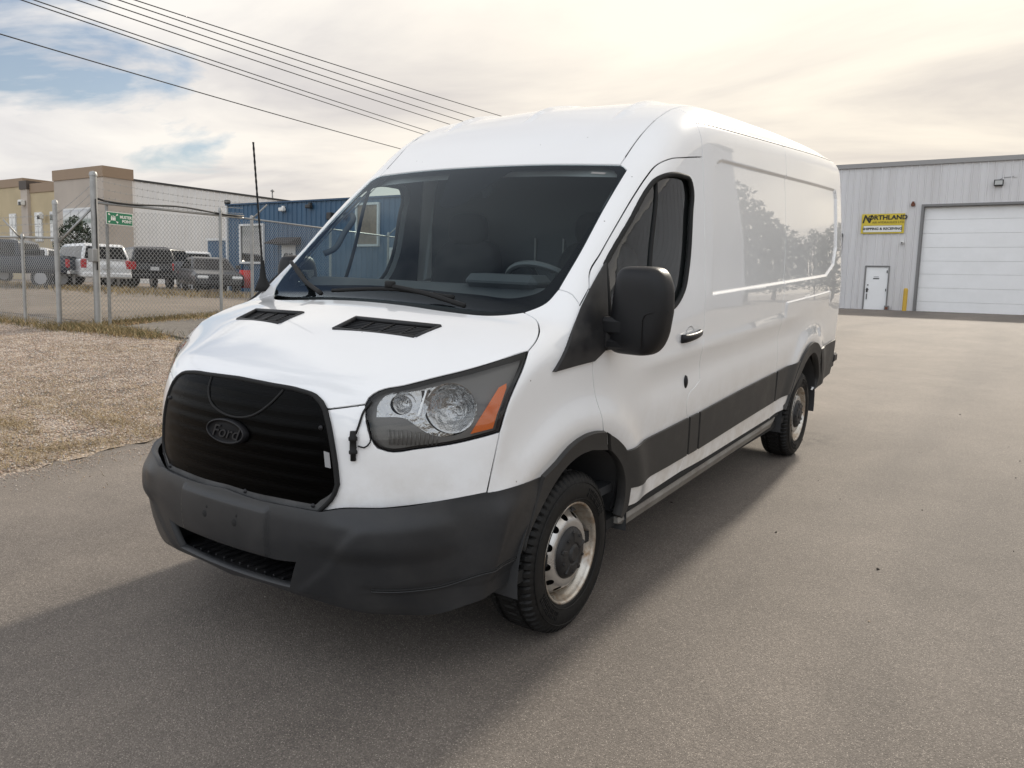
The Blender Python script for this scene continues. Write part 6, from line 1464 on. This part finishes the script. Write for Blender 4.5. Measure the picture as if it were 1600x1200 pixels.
def make_car(name,kind,paint,loc,rz,label,lift=0):
    d=CAR[kind]; r=empty(name,loc,rz); tag(r,label,'car' if kind!='pickup' else 'truck'); W_=d['W']; pm=MAT[paint]
    z0=d['cab'][0][1]; zt_=max(z for _,z in d['cab'])
    bev_prism(d['body'],W_,.09,'body',pm,r,(d['body'][0][1]+.35,zt_,.10)); cb=bev_prism(d['cab'],W_-.10,.05,'cabin',pm,r,(z0,zt_,.20))
    # glass: side windows, windscreen and back light set just proud of the cabin
    c=d['cab']; lean=.20/(zt_-z0)
    def sx(z): return (W_-.10)/2-lean*(z-z0)+.006
    za,zb_=z0+.08,zt_-.12
    f0=np.interp(za,[c[0][1],c[1][1]],[c[0][0],c[1][0]])-.12; f1=np.interp(zb_,[c[0][1],c[1][1]],[c[0][0],c[1][0]])-.10
    r0=np.interp(za,[c[-1][1],c[-2][1]],[c[-1][0],c[-2][0]])+.12; r1=np.interp(zb_,[c[-1][1],c[-2][1]],[c[-1][0],c[-2][0]])+.12
    nsplit={'suv':3,'pickup':2,'sedan':2}[kind]
    for s in (-1,1):
        for k in range(nsplit):
            ya0=f0+(r0-f0)*k/nsplit-.03; ya1=f0+(r0-f0)*(k+1)/nsplit+.03; yb0=f1+(r1-f1)*k/nsplit-.03; yb1=f1+(r1-f1)*(k+1)/nsplit+.03
            mesh_obj('side_window',[(s*sx(za),ya0,za),(s*sx(za),ya1,za),(s*sx(zb_),yb1,zb_),(s*sx(zb_),yb0,zb_)],[(0,1,2,3)],MAT['car_glass'],r,smooth=False)
    def cross(ca,cb_,nm,sgn):
        w0,w1=sx(ca[1])-.12,sx(cb_[1])-.10; dv=np.array([cb_[0]-ca[0],cb_[1]-ca[1]]); nn=np.array([dv[1],-dv[0]]); nn=nn/np.linalg.norm(nn)*.008*sgn
        a=np.array(ca)+dv*.08+nn; b=np.array(cb_)-dv*.08+nn
        mesh_obj(nm,[(-w0,*a),(w0,*a),(w1,*b),(-w1,*b)],[(0,1,2,3)],MAT['car_glass'],r,smooth=False)
    cross(c[0],c[1],'windscreen',1); cross(c[-1],c[-2],'rear_window',-1)
    yf=d['body'][1][0]; yr=d['body'][-2][0]; zb2=d['body'][0][1]
    for s in (-1,1):
        MB().box((s*(W_/2-.28),yf-.06,d['body'][2][1]-.16 if kind!='sedan' else .62),(.40,.14,.20 if kind!='sedan' else .12),None,.03).build('headlight',MAT['car_lamp'],r,True,.6)
        MB().box((s*(W_/2-.14),yr+.05,1.02 if kind!='sedan' else .80),(.22,.12,.36 if kind!='sedan' else .16),None,.03).build('tail_light',MAT['tail_red'],r,True,.6)
        MB().box((s*(W_/2+.06),f0-.05,za+.08),(.20,.12,.16),None,.03).build('side_mirror',MAT['car_trim'],r,True,.6)
    MB().box((0,yf-.02,zb2+.12),(W_-.12,.20,.22),None,.05).build('front_bumper',MAT['car_trim'] if kind!='suv' else pm,r,True,.6)
    MB().box((0,yr-.02,zb2+.12),(W_-.10,.20,.22),None,.05).build('rear_bumper',MAT['chrome_dull'] if kind=='pickup' else pm,r,True,.6)
    MB().box((0,yf-.01,d['body'][2][1]-.22 if kind!='sedan' else .60),(W_-1.05,.12,.26 if kind!='sedan' else .14),None,.03).build('grille',MAT['car_trim'],r,True,.6)
    MB().box((0,yr-.035,.92 if kind!='sedan' else .72),(.36,.05,.16)).build('licence_plate',MAT['plate_white'],r)
    if kind=='pickup': MB().box((0,-1.95,1.275),(W_-.34,1.66,.10)).build('bed_cover',MAT['car_trim'],r)
    rw=.40 if kind!='sedan' else .33
    for s in (-1,1):
        for y in (d['ax'],-d['ax']):
            w=MB().lathe([(rw*.62,-.11),(rw*.92,-.12),(rw,-.09),(rw,.09),(rw*.92,.12),(rw*.62,.11)],(0,0,0),'x',24).build('wheel',MAT['car_tyre'],r,True,.6); w.location=(s*(W_/2-.13),y,rw)
            q=MB().lathe([(.001,.10),(rw*.2,.10),(rw*.55,.085),(rw*.63,.105),(rw*.63,-.10),(.001,-.10)],(0,0,0),'x',20).build('rim',MAT['car_rim'],w,True,.6)
            MB().lathe([(.001,.0),(rw+.06,.0)],(s*(W_/2+.004-.10*0),y,rw+.02),'x',24).build('arch_shadow',MAT['car_trim'],r) if False else None
    return r
for nm,c_ in (('paint_white',(.68,.68,.67)),('paint_black',(.016,.017,.019)),('paint_charcoal',(.045,.048,.055)),('paint_navy',(.028,.034,.045)),('paint_grey',(.12,.125,.13))): mat(nm,c_,.28,coat=1 if c_[0]>.3 else .35,spec=.5 if c_[0]>.3 else .3,noise=(2,tuple(v*.9+.003 for v in c_),.4,.8))
def facing(x,y,off):   # heading so the car points straight away from the camera, then turned left by off degrees
    return math.atan2(-(x-CAMP[0]),(y-CAMP[1]))+math.radians(off)
def at(px,dep):
    d=CFW+CR*(px-800)/CF; P=CAMP+d*dep; return float(P[0]),float(P[1])
for nm,kind,paint,px,dep,off_,lab in (
  ('parked_suv','suv','paint_white',143,35.5,16,'white sport utility vehicle parked with its tail to the fence'),
  ('parked_pickup','pickup','paint_navy',18,33.5,62,'dark blue-grey pickup parked at the far left edge of the yard'),
  ('parked_pickup','pickup','paint_white',62,44,70,'white pickup half hidden between the dark pickup and the white utility vehicle'),
  ('parked_suv','suv','paint_black',226,38.5,12,'black utility vehicle with a red tail light beside the white one'),
  ('parked_pickup','pickup','paint_charcoal',252,38.0,62,'charcoal pickup standing between the black utility vehicle and the black sedan'),
  ('parked_pickup','pickup','paint_white',303,43,10,'white pickup with a dark back window behind the black sedan'),
  ('parked_sedan','sedan','paint_black',330,33,190,'black sedan parked nose towards the gate next to the blue office')):
    x,y=at(px,dep); make_car(nm,kind,paint,G(x,y,.01),facing(x,y,off_),lab)

# ================================================================ stand-in tree before the tan block, overhead wires
def shrub(name,loc,h,rad,n,label):
    r=empty(name,loc); tag(r,label,'tree'); tr=MB()
    tr.tube([(0,0,0),(.1,0,h*.4),(0,.1,h*.75)],[.14,.09,.03],7)
    for k in range(9):
        w=k*2.4; tr.tube([(.05,0,h*(.2+.06*k)),(rad*.7*math.cos(w),rad*.7*math.sin(w),h*(.38+.06*k))],[.05,.015],5)
    tr.build('trunk',MAT.get('bark') or mat('bark',(.06,.045,.035),.9),r,True)
    P=RNG.normal(0,1,(n,3)); P/=np.linalg.norm(P,axis=1,keepdims=True); P*=RNG.uniform(.35,1,(n,1))**.6; V=[];F=[]
    for p in P:
        c=np.array([p[0]*rad*(1-.35*max(p[2],0)),p[1]*rad*(1-.35*max(p[2],0)),h*.55+p[2]*h*.45]); a=RNG.normal(0,1,3); a/=np.linalg.norm(a); b=np.cross(a,RNG.normal(0,1,3)); b/=np.linalg.norm(b)
        s=RNG.uniform(.07,.16)*(1.5 if h>5 else 1); k=len(V); V+=[c-a*s,c+b*s*.5,c+a*s,c-b*s*.5]; F.append((k,k+1,k+2,k+3))
    mesh_obj('crown',V,F,MAT.get('needles') or mat('needles',(.035,.05,.030),.8),r,smooth=False); return r
x,y=at(127,56); shrub('stand_in_tree',G(x,y),4.6,1.5,2600,'dark bushy tree added for the dark shape in the glass front of the tan block')  # added tree stands in for the dark reflection in the glass front
for k,(tx,ty,th,tr) in enumerate(((6.9,44,5.4,2.4),(9.8,47,5.8,2.6),(12.8,46,6.4,2.6),(11.4,36,6.6,2.3),(10.2,31.5,6.9,1.9))):
    shrub('yard_tree',G(tx,ty),th,tr,1500,['bushy tree mirrored at the rear end of the van side panel','bushy tree mirrored in the rear quarter just before the last one','bushy tree mirrored on the seam in the middle of the van side','tall bushy tree mirrored just behind the seam of the forward panel','tallest mirrored tree beside the grey wing in the forward panel'][k])['group']='trees mirrored in the van side'
mat('cable_dark',(.03,.03,.03),.6)
XW_=[(-23.3,-25.8,10.4,32.0,9.5),(-22.95,-25.0,10.55,31.6,9.5),(-22.7,-23.8,11.7,31.9,9.8),(-22.7,-23.3,12.4,32.3,10.0),(-22.7,-22.8,13.0,32.9,10.2),(-22.8,-21.9,13.6,33.2,10.4),(-21.9,-23.9,9.1,27.8,8.0)]
names=['lowest but one of the overhead power lines crossing the sky','second thick overhead line just above the lowest pair','third overhead power line counted up from the thin one','middle overhead power line in the upper bundle','second highest overhead power line in the upper left sky','highest overhead power line in the upper left sky','single thin overhead cable below the bundle of power lines']
for (xa,xb,ya,yb,z),lab in zip(XW_,names):
    A=np.array([xa,ya,z]);B=np.array([xb,yb,z]); dv=B-A; P=[]
    for t in np.linspace(-1.0,2.2,60): P.append(A+dv*t+np.array([0,0,.55*(t*(t-1))*.35]))
    o=MB().tube(P,.019,5,False).build('power_line',MAT['cable_dark'],None,True); tag(o,lab,'power line',group='overhead power lines')
